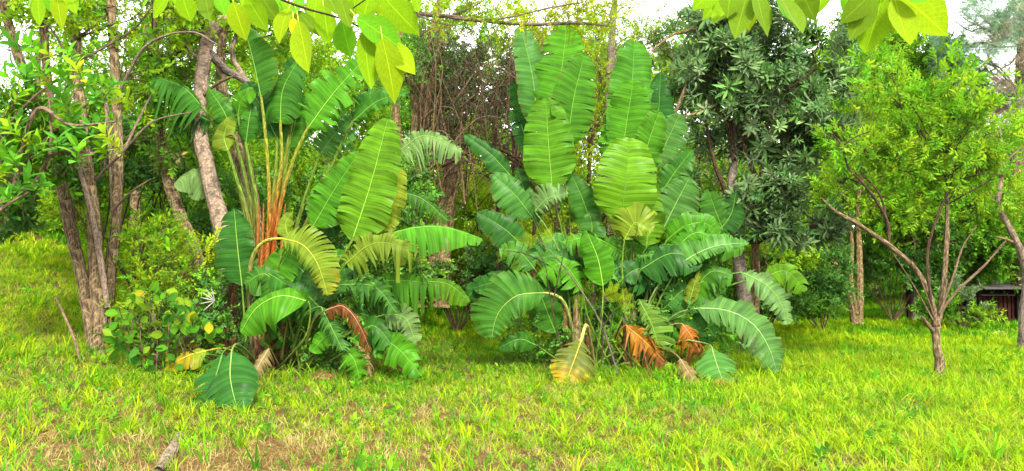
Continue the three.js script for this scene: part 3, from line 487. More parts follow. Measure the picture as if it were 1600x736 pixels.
  for (let k = 0; k < 20; k++) {                                   // leaves arching out of the middle of the clump
    const x = rr(885, 1095), y = rr(395, 520), s = x > 985 ? 1 : -1, l = rr(60, 105) * (rnd() < 0.8 ? s : -s), dd = rr(-0.55, 0.1), o = rnd();
    A([[x, y, dd], [x + l * 0.5, y - rr(10, 40), dd - 0.08], [x + l, y + rr(-45, 30), dd - 0.12]], rr(19, 28), { col: [K.mid, K.fresh, K.deep, K.blue][Math.floor(rnd() * 4)], ...(o < 0.45 ? TORN : {}), tears: o < 0.45 ? 7 : 4, drop: 0.3, face: [0, 0.5, 0.9], stalk: [[rr(900, 1030), 585, dd * 0.5], [x - l * 0.15, y + 45, dd * 0.8]] });
  }
  for (const [x, e, dd, m] of [[893, 876, -.2, 0], [912, 892, 0, 0], [905, 900, -.3, 1], [925, 912, .1, 0], [985, 974, -.2, 0], [1000, 984, 0, 1], [1012, 1016, .1, 0], [1040, 1030, .1, 0]])
    part(right, 'old_stem', tube(path([[x, 590, dd], [(x + e) / 2 - 2, 510, dd], [x * 0.3 + e * 0.7, m ? 385 : 435, dd]], D), [0.085, 0.06, 0.03], 14, 9, 0.14), m ? B_tan : B_red);
}
// dry leaves fallen on the grass
function fallen(px, py, w, h, label, col) {
  const b = G(px, py), t = thing('fallen_leaf', label, 'dead leaf', b, 'fallen dry leaves'), d = -b.z, M = new Mesher(), rows = [], W = px2m(w, d) / 2, H = px2m(h, d), s0 = rnd() * 50;
  for (let j = 0; j <= 8; j++) { const r = []; for (let i = 0; i <= 8; i++) { const u = i / 4 - 1, v = j / 8, e = Math.sqrt(Math.max(0.02, 1 - Math.pow(2 * v - 1, 4))) * (1 + 0.25 * noise(v * 4, s0, u)); r.push(M.v(V(b.x + u * W * e, b.y + 0.02 + H * (0.3 + v * 0.7) * (1 - 0.55 * u * u) + 0.5 * H * noise(u * 2.5 + s0, v * 4), b.z + (0.5 - v) * W * 1.3 + 0.1 * W * noise(u * 3, v * 3, s0)), col.clone().multiplyScalar(1 + 0.5 * noise(u * 3, v * 4, s0)), v * 0.3, u * W)); } rows.push(r); }
  for (let j = 0; j < 8; j++) for (let i = 0; i < 8; i++) M.quad(rows[j][i], rows[j][i + 1], rows[j + 1][i + 1], rows[j + 1][i]);
  part(t, 'blade', M.geo(), M_blade); part(t, 'midrib', tube([V(b.x - W * 0.1, b.y + H * 0.3, b.z + W * 0.8), V(b.x, b.y + H * 0.75, b.z), V(b.x + W * 0.1, b.y + H * 1.02, b.z - W * 0.6)], [0.008, 0.003], 6, 5, 0, C(0.3, 0.17, 0.07)), M_straw);
}
fallen(500, 594, 46, 11, 'curled tan dead leaf lying under the plant with orange-red stalks', C(0.11, 0.05, 0.018));
fallen(625, 582, 40, 10, 'flat brown dead leaf on grass at the tip of a torn green leaf', C(0.15, 0.055, 0.02));
fallen(1128, 606, 30, 10, 'small yellow-brown dead leaf under the arching pale leaf', C(0.2, 0.12, 0.03));
console.log('paddle plants');
// ---------------------------------------------------------------- trees and shrubs
function stem(t, name, pts, d, w, mat, sides = 10, rough = 0.1) {      // w: widths in photo pixels along the stem
  const p = path(pts, d); return part(t, name, tube(p, w.map((q) => px2m(q, d) / 2), Math.max(10, pts.length * 6), sides, rough), mat);
}
const along = (pts, d, n = 5) => { const c = curveOf(path(pts, d)), r = []; for (let k = 0; k <= n; k++) r.push(c.getPoint(k / n)); return r; };
const footing = (px, py) => G(px, py);

reseed(301);
{ // multi-stemmed tree on the slope
  const b = footing(152, 548), d = -b.z, t = thing('multi_stemmed_tree', 'brown tree splitting into several trunks low on the slope', 'tree', b);
  stem(t, 'trunk', [[148, 552], [136, 470], [118, 390], [100, 310], [88, 250], [58, 160], [22, 70], [0, -20]], d, [21, 17, 16, 15, 13], B_brown, 12, 0.16);
  stem(t, 'trunk', [[156, 552, -.05], [152, 440, -.08], [146, 340, -.05], [136, 260, 0], [125, 170, .05], [120, 80, .05], [116, -20, .1]], d, [25, 20, 18, 17, 15, 14], B_brown, 12, 0.16);
  stem(t, 'trunk', [[166, 552, .05], [172, 440, .1], [182, 330, .12], [184, 240, .12], [180, 120, .15], [172, -20, .2]], d, [19, 16, 16, 15, 14], B_brown, 12, 0.14);
  stem(t, 'trunk', [[112, 350, .1], [92, 250, .15], [74, 120, .2], [66, -10, .2]], d, [16, 14, 13, 11], B_brown, 9);
  stem(t, 'trunk', [[168, 480, -.15], [156, 400, -.2], [140, 320, -.2], [120, 250, -.2]], d, [9, 9, 8, 6], B_pale, 8);
  stem(t, 'trunk', [[178, 380, .2], [176, 300, .2], [170, 200, .25], [160, 120, .3]], d, [8, 8, 7, 5], B_pale, 8);
  for (const a of [[[150, 280], [190, 240, -.2], [240, 190, -.4], [300, 175, -.5]], [[182, 260, .1], [215, 190, .2], [240, 140, .3]], [[183, 150], [230, 70, -.3], [300, 50, -.5], [340, 70, -.6]], [[120, 120], [90, 60, -.2], [60, 20, -.3]], [[175, 330, 0], [205, 300, -.2], [235, 280, -.3]], [[140, 300], [110, 215, -.3], [60, 170, -.5], [20, 160, -.6]]])
    stem(t, 'limb', a, d, [5, 3.5, 2], B_pale, 7);
  const lobes = [lobe(60, -20, d, 150, 60, 1, 160), lobe(210, 10, d, 110, 50, 0.8, 120, LIME), lobe(200, 120, d + .5, 60, 70, 0.6, 70)];
  branches(t, B_brown, along([[125, 170], [120, 80], [116, -20]], d), lobes, 3, 0.02, 10);
  crown(t, S_mid, M_leaf, scatter(lobes, 0.8, 0, 0.3, 0.9, GREEN.concat(LIME)));
}
{ // slim brown trunk with its small crown
  const b = footing(318, 560), d = -b.z + 1.1; b.copy(P(312, 480, d)); b.y = height(b.x, b.z);
  const t = thing('slim_tree', 'slim brown trunk wound with vines between the multi-stemmed tree and the pale trunk', 'tree', b);
  stem(t, 'trunk', [[330, 560], [305, 395], [283, 340], [266, 290], [249, 200], [243, 110], [244, -30]], d, [22, 20, 19, 18, 15, 14, 12], B_brown, 10, 0.12);
  stem(t, 'limb', [[246, 150], [270, 90, -.2], [310, 60, -.4]], d, [6, 5, 3], B_brown); stem(t, 'limb', [[250, 215], [225, 160, .1], [190, 110, .3]], d, [6, 5, 3], B_brown);
  for (let k = 0; k < 16; k++) { const x = rr(190, 330), y = rr(-10, 120), l = rr(120, 260), dd = rr(-.5, .6); part(t, 'vine', tube(path([[x, y, dd], [x + rr(-20, 20), y + l * 0.4, dd], [x + rr(-40, 40), y + l * 0.75, dd - .1], [x + rr(-50, 50), y + l, dd]], d), [0.006, 0.008, 0.005], 12, 5, 0.05), k % 3 ? B_twig : B_dead); }
  const lobes = [lobe(262, 90, d - .2, 34, 70, 0.35, 90, OLIVE.concat(GREEN)), lobe(280, 210, d, 34, 60, 0.4, 70), lobe(290, -10, d, 100, 45, 0.8, 150)];
  branches(t, B_twig, along([[249, 200], [243, 110], [244, -30]], d), lobes, 2, 0.012, 12);
  crown(t, S_mid, M_leaf, scatter(lobes, 0.75, 0, 0.2, 0.9, GREEN.concat(OLIVE)));
}
{ // pale trunk that bends over at the top
  const b = footing(362, 552), d = -b.z, t = thing('pale_barked_tree', 'pale mottled trunk bending right at the top behind the orange-red stalks', 'tree', b);
  stem(t, 'trunk', [[372, 560], [356, 420], [344, 345], [328, 280], [312, 205], [312, 165], [318, 100], [324, 66], [342, 38], [384, 24], [440, 10]], d, [34, 29, 27, 23, 20, 21, 21, 22, 20, 16], B_pale, 14, 0.1);
  stem(t, 'limb', [[326, 80], [352, 108, .2], [385, 128, .4], [402, 150, .5]], d, [12, 13, 12, 8], B_grey); stem(t, 'limb', [[385, 128, .4], [362, 80, .5], [378, 40, .6]], d, [9, 8, 6], B_pale);
  stem(t, 'limb', [[312, 155], [340, 130, -.2], [368, 118, -.3]], d, [6, 5, 3], B_brown); stem(t, 'limb', [[314, 92], [296, 80, -.1], [286, 52, -.2]], d, [5, 4, 2.5], B_pale);
  stem(t, 'limb', [[330, 52], [290, 45, -.3], [262, 28, -.4]], d, [5, 4, 2.5], B_pale);
  const lobes = [lobe(440, -30, d + .5, 110, 55, 0.9, 170), lobe(360, 60, d + 1, 60, 60, 0.5, 60, LIME)];
  branches(t, B_pale, along([[342, 38], [384, 24], [440, 10]], d), lobes, 3, 0.015, 10);
  crown(t, S_mid, M_leaf, scatter(lobes, 0.7, 0, 0.2, 0.9, GREEN.concat(LIME)));
}
{ // dark trunk behind the orange stalks
  const b = footing(392, 540), d = -b.z, t = thing('dark_trunk_tree', 'dark brown leaning trunk half hidden behind the orange-red stalks', 'tree', b);
  stem(t, 'trunk', [[400, 545], [398, 420], [392, 320], [376, 240], [352, 180], [345, 100, .2], [352, 20, .4]], d, [34, 30, 28, 27, 20, 15, 12], B_brown, 12, 0.12);
  const lobes = [lobe(365, 10, d + 1, 120, 60, 0.8, 220), lobe(480, 90, d + 2, 70, 60, 0.6, 120, LIME)];
  branches(t, B_brown, along([[352, 180], [345, 100, .2], [352, 20, .4]], d), lobes, 3, 0.018, 10);
  crown(t, S_small, M_leaf, scatter(lobes, 1, -0.05, 0.3, 0.9, LIME.concat(GREEN)));
}
reseed(330);
{ // glossy rosette shrub at the left edge: each rosette its own piece
  const d = 9.4, b = P(-60, 560, d); b.y = height(b.x, b.z);
  const t = thing('rosette_leaved_shrub', 'glossy lime-tipped rosette shrub reaching in from the left edge', 'shrub', b);
  const arms = [[[-60, 560], [-40, 420, 0], [10, 300, .1], [60, 230, .1], [95, 195, 0]], [[-60, 560], [-40, 400, .1], [-20, 250, .2], [40, 165, 0], [80, 130, -.1]], [[-30, 330, .1], [50, 290, .1], [78, 230, 0], [74, 120, -.1]], [[20, 300, .1], [60, 170, -.1], [110, 195, -.2], [180, 190, -.3]], [[78, 240, 0], [110, 235, -.2], [150, 240, -.3]], [[-40, 400, .1], [0, 330, -.2], [45, 300, -.3]]];
  for (const a of arms) stem(t, 'limb', a, d, [9, 7, 5, 3], B_dead, 7);
  const spots = [[75, 85], [60, 100], [100, 80], [90, 110], [130, 130], [40, 110], [75, 125], [160, 135], [180, 130], [110, 160], [150, 150], [190, 145], [20, 100], [95, 145], [50, 150], [30, 140], [10, 170], [20, 200], [30, 185], [60, 205], [35, 215], [10, 225], [50, 235], [80, 240], [25, 250], [65, 225], [10, 270], [40, 275], [20, 295], [60, 285], [100, 215], [120, 225], [140, 215], [165, 205], [160, 230], [180, 225], [125, 245], [110, 195], [5, 300], [30, 310], [45, 260], [145, 190], [70, 180], [90, 190], [5, 120], [15, 60], [50, 70], [110, 110], [170, 185], [5, 245], [85, 215], [15, 325], [120, 100], [140, 115], [0, 200]];
  spots.forEach(([x, y], i) => {
    const m = lit(new THREE.Mesh(S_oval[i % 2], ROS[Math.floor(rnd() * ROS.length)])); m.name = 'leaf_rosette'; const p = P(x + rr(-5, 5), y + rr(-5, 5), d + rr(-0.45, 0.3)).sub(b);
    place(p, V(rr(-0.8, 0.8), rr(0.3, 1), rr(-0.2, 0.9)), rr(1.15, 1.7)).decompose(m.position, m.quaternion, m.scale); t.add(m);
  });
  crown(t, S_oval, M_leaf, scatter([lobe(35, 200, d + .5, 75, 100, 0.4, 90, GREEN), lobe(20, 300, d + .5, 50, 70, 0.4, 50, DEEP)], 1, -0.3, 0.4, 0.8, GREEN));
  const M = new Mesher(); for (let k = 0; k < 70; k++) { const s = spots[Math.floor(rnd() * spots.length)], e = P(s[0], s[1], d), f = P(s[0] + rr(-40, 20), s[1] + rr(20, 60), d + rr(0, .3)); tubeInto(M, [f, f.clone().lerp(e, 0.5).add(V(rr(-.05, .05), rr(-.03, .06), 0)), e], [0.008, 0.004], 4, 4, 0); }
  part(t, 'twigs', M.geo(), B_dead).userData.kind = 'stuff';
}
function shrub(name, label, px, py, D, lobes, shapes, mat, pal, scale, o = {}) {   // lobes: [px, py, rx, ry, rz, n, dd, palette]
  const { gap = 0, up = 0.45, jit = 0.75, woody = B_twig, per = 3, r = 0.02, twigs = 12, trunks = null, group, category = 'shrub', gapF } = o;
  const b = P(px, py, D); b.y = height(b.x, b.z); const t = thing(name, label, category, b, group);
  const L = lobes.map(([x, y, rx, ry, rz, n, dd = 0, p]) => lobe(x, y, D + dd, rx, ry, rz, n, p));
  let from = [];
  if (trunks) for (const [pts, w, m] of trunks) { stem(t, 'trunk', pts, D, w, m || woody, 10, 0.12); from.push(...along(pts.slice(Math.floor(pts.length / 2) - 1), D, 5)); }
  else from = [b.clone().add(V(-0.08, 0.02, 0)), b.clone().add(V(0.08, 0.02, 0.03))];
  branches(t, woody, from, L, per, r, twigs); crown(t, shapes, mat, scatter(L, scale, gap, up, jit, pal, gapF), trunks ? 'crown' : 'foliage');
  return t;
}
reseed(350);
// ---- left middle distance
shrub('leafy_shrub', 'loose lime green weedy shrub under the slim brown trunk', 240, 480, 11, [[255, 440, 45, 36, 0.5, 90], [215, 385, 16, 50, 0.25, 30], [310, 430, 22, 60, 0.4, 60, .1], [275, 360, 24, 40, 0.3, 26, .3], [230, 480, 55, 30, 0.4, 70], [270, 520, 60, 40, 0.4, 70, -.1, GREEN], [195, 520, 30, 40, 0.3, 40, -.2, FRESH]], S_small.concat(S_fine, S_willow), M_leaf, LIME.concat(LIME, FRESH, YELLOW), 0.95, { gap: 0.0, gapF: 2.4, jit: 1.1, twigs: 30, per: 4, r: 0.01, woody: B_brown });
shrub('leafy_shrub', 'bright airy shrub behind the trunks below the left rosettes', 215, 380, 14.5, [[220, 290, 70, 70, 1, 230], [160, 330, 60, 50, 0.8, 160, 0, LIME], [290, 250, 60, 70, 0.8, 200, .5], [330, 180, 60, 70, 0.8, 160, 1]], S_mid, M_leaf, FRESH, 0.75, { gap: -0.05 });
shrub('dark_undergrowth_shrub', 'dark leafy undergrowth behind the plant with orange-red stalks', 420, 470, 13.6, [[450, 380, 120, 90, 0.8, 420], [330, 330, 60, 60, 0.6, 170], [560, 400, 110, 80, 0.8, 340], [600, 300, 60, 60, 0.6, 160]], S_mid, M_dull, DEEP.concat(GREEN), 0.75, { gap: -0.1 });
shrub('background_tree', 'light green tree crown between the left trunks against white sky', 200, 330, 19, [[200, 120, 90, 110, 1.5, 420], [300, 90, 80, 110, 1.4, 380], [130, 230, 70, 70, 1.2, 240], [390, 170, 90, 100, 1.4, 380, 1], [250, 10, 110, 60, 1.5, 320]], S_small, M_leaf, LIME.concat(GREEN), 1.25, { gap: 0.05, category: 'tree', trunks: [[[[210, 380], [215, 250], [230, 120], [240, 20]], [16, 13, 9, 5], B_brown]], per: 4, twigs: 20 });
shrub('background_tree', 'sparse pale tree crown at the top left corner against the sky', 40, 330, 21, [[40, 200, 80, 70, 1.4, 220], [20, 60, 60, 60, 1.2, 80], [90, 290, 90, 50, 1.4, 300, 0, LIME], [110, 60, 60, 80, 1, 90]], S_small, M_leaf, GREEN.concat(OLIVE), 1.2, { gap: 0.12, category: 'tree', trunks: [[[[60, 350], [66, 240], [60, 120], [66, 10]], [12, 10, 7, 4], B_brown]], per: 4, twigs: 24 });
shrub('hillside_shrub', 'rounded deep green shrub on the grassy slope at the left edge', 25, 325, 17, [[25, 285, 60, 42, 0.9, 260], [90, 300, 45, 34, 0.8, 170, .2, FRESH]], S_mid, M_dull, DEEP, 0.8, { gap: -0.1 });
shrub('broad_leaf_shrub', 'dark glossy shrub with pale broad leaves between the two left trunks', 150, 330, 13.2, [[118, 268, 22, 36, 0.3, 60], [205, 240, 40, 50, 0.4, 90]], S_mid, M_dull, DEEP, 0.9, { gap: -0.2 });
shrub('background_tree', 'mid green tree behind the upper fan of paddle leaves', 500, 430, 18, [[500, 220, 110, 110, 1.6, 480], [440, 90, 100, 80, 1.4, 300], [560, 110, 80, 90, 1.4, 260], [540, 330, 110, 70, 1.4, 360]], S_small, M_leaf, GREEN.concat(LIME), 1.15, { gap: 0.06, category: 'tree', trunks: [[[[505, 470], [500, 350], [510, 200], [495, 60]], [18, 15, 10, 5], B_brown]], per: 4, twigs: 20 });
// ---- centre: brown trunks and a bare tangled thicket
reseed(380);
{
  const d = 15.5, b = P(680, 470, d); b.y = height(b.x, b.z);
  const t = thing('brown_barked_tree', 'stringy brown multi-trunked tree in the middle behind the torn leaves', 'tree', b);
  for (const [p, w] of [[[[655, 480], [652, 380], [655, 300], [650, 210], [662, 120], [680, 40], [690, -20]], [26, 22, 19, 17, 15, 10]], [[[690, 480], [695, 380], [705, 300], [716, 240], [722, 160], [730, 80]], [26, 24, 20, 12, 8, 5]], [[[676, 470], [680, 380], [690, 320], [700, 270], [720, 200], [740, 150]], [22, 20, 16, 10, 7, 4]], [[[632, 470], [628, 300], [620, 200], [618, 100], [630, 10]], [16, 14, 13, 12, 9]], [[[668, 260, -.1], [668, 160, -.1], [690, 70, -.2], [716, 20, -.2]], [12, 11, 8, 4]], [[[655, 200], [640, 130], [618, 60], [600, 0]], [10, 9, 7, 4]]])
    stem(t, 'trunk', p, d, w, B_tan, 11, 0.28);
  const lobes = [lobe(640, 330, d, 50, 80, 0.7, 80, GREEN), lobe(700, 60, d, 90, 60, 1, 160), lobe(740, 150, d + .6, 70, 60, 0.6, 130, BLUISH), lobe(640, 100, d, 60, 70, 0.8, 130)];
  branches(t, B_tan, along([[662, 120], [680, 40]], d).concat(along([[716, 240], [722, 160], [730, 80]], d)), lobes, 3, 0.02, 14);
  crown(t, S_mid, M_dull, scatter(lobes, 0.6, 0.02, 0.2, 0.9, DEEP.concat(GREEN)));
}
{
  const d = 14.8, b = P(760, 470, d); b.y = height(b.x, b.z);
  const t = thing('tangled_bare_thicket', 'dense tangle of bare brown stems between the two paddle-leaved plants', 'thicket', b);
  for (let k = 0; k < 85; k++) {
    const x = rr(645, 855), y0 = rr(230, 330), top = rr(30, 120), lean = rr(-40, 40), dd = rr(-.5, .9);
    part(t, 'stem', tube(path([[x - lean, y0, dd], [x - lean * 0.3 + rr(-12, 12), y0 * 0.6 + top * 0.4, dd], [x + rr(-12, 12), y0 * 0.25 + top * 0.75, dd + rr(-.2, .2)], [x + lean, top, dd]], d), [rr(0.008, 0.024), 0.01, 0.005], 9, 5, 0.05), rnd() < 0.3 ? B_tan : rnd() < 0.5 ? B_brown : B_twig);
  }
  for (let k = 0; k < 34; k++) {                                   // long arching canes
    const x = rr(650, 760), y = rr(110, 290), l = rr(60, 170), dd = rr(-.7, .3);
    part(t, 'cane', tube(path([[x, y + rr(0, 50), dd], [x + l * 0.4, y - rr(-5, 20), dd - .1], [x + l * 0.75, y + rr(-5, 15), dd - .15], [x + l, y + rr(10, 60), dd - .1]], d), [0.012, 0.009, 0.004], 10, 5, 0.03), rnd() < 0.35 ? B_dead : B_twig);
  }
  for (const p of [[[660, 240], [720, 225, -.1], [780, 240, -.2], [830, 270, -.2]], [[690, 260], [760, 230, -.2], [810, 250, -.2], [850, 300, -.2]]]) part(t, 'cane', tube(path(p, d), [0.035, 0.028, 0.012], 12, 6, 0.12), B_twig);
  for (const [x, y, e] of [[780, 470, 775], [810, 470, 800], [830, 480, 842]]) part(t, 'stem', tube(path([[x, y + 20, .2], [(x + e) / 2, 330, .2], [e, 200, .2]], d), [0.05, 0.035, 0.02], 10, 6, 0.15), B_twig);
  const M = new Mesher(); for (let k = 0; k < 1500; k++) { const x = rr(650, 845), y = rr(45, 275), a = rr(0, 6.28), l = rr(12, 50), dd = rr(-.6, 1); tubeInto(M, path([[x, y, dd], [x + Math.cos(a) * l * 0.5 + rr(-4, 4), y + Math.sin(a) * l * 0.5 + rr(-4, 4), dd + rr(-.1, .1)], [x + Math.cos(a) * l, y + Math.sin(a) * l, dd]], d), [0.005, 0.0025], 3, 3, 0); }
  part(t, 'twigs', M.geo(), B_twig).userData.kind = 'stuff';
  crown(t, S_small, M_dull, scatter([lobe(760, 110, d + .7, 90, 70, 0.5, 230, BLUISH), lobe(740, 190, d + 1, 90, 70, 0.4, 200, DEEP)], 0.9, 0.05, 0.2, 1, DEEP), 'foliage');
}
reseed(400);
shrub('lime_shrub', 'bright lime shrub in the gap low behind the bare tangle', 735, 440, 19, [[735, 350, 75, 60, 1.1, 330], [690, 400, 60, 40, 0.8, 170], [790, 400, 60, 50, 0.8, 190], [740, 290, 60, 45, 0.9, 160]], S_small, M_leaf, LIME.concat(YELLOW), 1.1, { gap: -0.05 });
shrub('low_shrub', 'low dark shrub with grey leaves between the two paddle-leaved plants', 720, 465, 15.5, [[700, 420, 50, 35, 0.5, 140], [650, 440, 40, 30, 0.4, 90, 0, LIME], [745, 430, 40, 35, 0.5, 110, 0, DEEP]], S_mid, M_dull, BLUISH.concat(GREEN), 0.7, { gap: -0.1 });
shrub('twiggy_tree', 'thin twiggy tree with yellow-green specks behind the upright blades', 890, 460, 17, [[900, 270, 90, 110, 1.2, 210], [950, 180, 70, 100, 1, 190], [940, 100, 80, 70, 1, 130], [800, 110, 50, 80, 0.8, 90], [920, 380, 110, 60, 1, 200], [820, 300, 50, 80, 0.8, 120]], S_fine, M_leaf, LIME.concat(YELLOW), 1, { gap: 0.05, category: 'tree', trunks: [[[[925, 480], [928, 380], [920, 280], [930, 180], [940, 120]], [9, 8, 7, 5, 3], B_twig], [[[950, 480], [945, 330], [950, 240], [970, 150]], [8, 7, 5, 3], B_twig], [[[860, 470], [870, 350], [880, 260], [900, 200]], [8, 7, 5, 3], B_twig]], per: 5, twigs: 34, r: 0.016 });
shrub('slender_pale_tree', 'slender straight pale trunk rising behind the tall blades to a thin yellow-green top', 955, 480, 20.5, [[960, 20, 90, 40, 1.2, 100], [1010, 60, 60, 50, 1, 70], [900, 60, 50, 40, 1, 60]], S_fine, M_leaf, LIME.concat(OLIVE), 1.3, { gap: 0.1, category: 'tree', woody: B_grey, trunks: [[[[950, 500], [952, 300], [953, 130], [956, 60], [962, -20]], [15, 14, 13, 12, 9], B_grey]], per: 4, twigs: 22, r: 0.022 });
// branch with small yellow-green leaves across the top
{
  const d = 7.6, b = P(600, 10, d), t = thing('overhanging_branch', 'long thin bare branch with small yellow-green leaves crossing the top middle', 'branch', b);
  stem(t, 'limb', [[560, -4], [640, 18], [700, 26], [770, 34], [840, 38], [900, 36], [950, 40]], d, [9, 8, 7, 6, 5, 3], B_pale, 8, 0.12);
  stem(t, 'limb', [[760, 33], [810, 24, -.1], [860, 12, -.2], [910, 4, -.3]], d, [4, 3, 2], B_pale, 6); stem(t, 'limb', [[640, 18], [680, 34, -.1], [720, 42, -.2]], d, [3, 2.4, 1.6], B_pale, 6); stem(t, 'limb', [[700, 26], [740, 10, .1], [770, -10, .2]], d, [4, 3, 2], B_pale, 6);
  crown(t, S_fine, M_leaf, scatter([lobe(690, 4, d, 55, 20, 0.35, 60), lobe(760, 8, d, 50, 22, 0.3, 50), lobe(850, 8, d, 60, 20, 0.35, 60, YELLOW), lobe(900, 20, d, 50, 14, 0.3, 22, YELLOW), lobe(830, 26, d, 40, 10, 0.2, 14, YELLOW), lobe(960, 20, d, 40, 26, 0.3, 34)], 0.8, -0.3, 0.2, 0.9, LIME.concat(YELLOW)), 'foliage');
}
// ---- right: dark rosette-leaved tree
reseed(430);
{
  const b = footing(1168, 556), d = -b.z, t = thing('dark_rosette_tree', 'dark blue-green tree with starry leaf rosettes right of the tall blades', 'tree', b);
  stem(t, 'trunk', [[1172, 560], [1164, 470], [1152, 390], [1144, 300], [1146, 250, .1], [1150, 150, .2]], d, [30, 22, 19, 15, 12, 7], B_grey, 12, 0.1);
  stem(t, 'trunk', [[1178, 560, .2], [1180, 470, .3], [1182, 340, .3], [1190, 280, .2], [1212, 205, 0], [1225, 110, 0]], d, [16, 14, 13, 13, 11, 5], B_tan, 10, 0.1);
  const limbs = [[[1146, 330], [1130, 290, -.1], [1118, 260, -.2], [1100, 180, -.2]], [[1146, 250], [1140, 190, 0], [1135, 130, 0]], [[1190, 290], [1165, 240, 0], [1160, 180, 0]], [[1184, 380], [1200, 330, -.3], [1240, 270, -.4]], [[1150, 380], [1190, 375, -.2], [1240, 360, -.4], [1280, 350, -.5]], [[1148, 215, .1], [1115, 165, -.2], [1085, 178, -.4], [1038, 190, -.5]], [[1050, 188, -.45], [1062, 160, -.5], [1080, 110, -.3], [1098, 50, -.2], [1092, -20, -.2]], [[1096, 40, -.2], [1075, 48, -.3], [1050, 55, -.4], [1018, 80, -.6]]];
  for (const a of limbs) stem(t, 'limb', a, d, a[a.length - 1][0] < 1100 ? [6, 5, 4, 3] : [9, 8, 6, 4], a[a.length - 1][0] < 1100 ? B_tan : B_twig, 8, 0.1);
  const lobes = [lobe(1190, 110, d, 110, 70, 1.0, 330), lobe(1110, 110, d, 70, 80, 0.8, 190), lobe(1240, 170, d - .3, 85, 90, 0.9, 260), lobe(1200, 190, d - .3, 80, 50, 0.7, 130), lobe(1280, 90, d + .2, 60, 80, 0.8, 190, GREEN.concat(BLUISH)), lobe(1120, 190, d + .2, 50, 50, 0.6, 70), lobe(1215, 300, d - .6, 60, 45, 0.5, 110), lobe(1180, 330, d - .5, 40, 35, 0.4, 60), lobe(1260, 320, d - .4, 55, 45, 0.5, 90), lobe(1110, 300, d + .3, 40, 40, 0.4, 30), lobe(1160, 30, d, 110, 45, 0.9, 190), lobe(1265, 230, d - .3, 60, 60, 0.6, 120), lobe(1285, 350, d - .3, 40, 30, 0.4, 50), lobe(1225, 360, d - .6, 40, 30, 0.4, 50)];
  branches(t, B_twig, along([[1144, 300], [1146, 250, .1], [1150, 150, .2]], d).concat(along([[1190, 280, .2], [1212, 205, 0], [1225, 110, 0]], d)), lobes, 2, 0.018, 10);
  crown(t, S_dark, M_dull, scatter(lobes.map((l) => [l[0], l[1], l[2], l[3], l[4] * (l[0].y < 2.9 ? 0.24 : 0.38), l[5]]), 1.12, 0.06, 0.55, 0.75, BLUISH.concat(BLUISH, DEEP, [C(0.11, 0.19, 0.05)]), 1.6, 0.5));
}
shrub('background_tree', 'olive fine-leaved tree behind the dark rosette tree and slender trunk', 1060, 470, 19, [[1050, 150, 70, 100, 1.4, 260], [1090, 280, 90, 80, 1.4, 300], [1180, 330, 100, 70, 1.4, 300, 0, LIME], [1020, 80, 40, 60, 1, 90]], S_small, M_leaf, GREEN.concat(OLIVE), 1.1, { gap: 0.05, category: 'tree', trunks: [[[[1090, 490], [1085, 380], [1090, 250], [1070, 110]], [12, 10, 8, 4], B_twig]], per: 3, twigs: 20 });
shrub('low_shrub', 'lime undergrowth behind the grey ringed trunk', 1190, 465, 16.5, [[1200, 400, 80, 50, 0.8, 220], [1120, 430, 70, 50, 0.7, 180, 0, DEEP], [1260, 420, 60, 50, 0.7, 190, 0, DEEP], [1230, 460, 90, 30, 0.6, 170, 0, DEEP]], S_mid, M_leaf, LIME, 0.7, { gap: -0.05 });
const NEED = [C(0.10, 0.2, 0.09), C(0.13, 0.22, 0.11)];
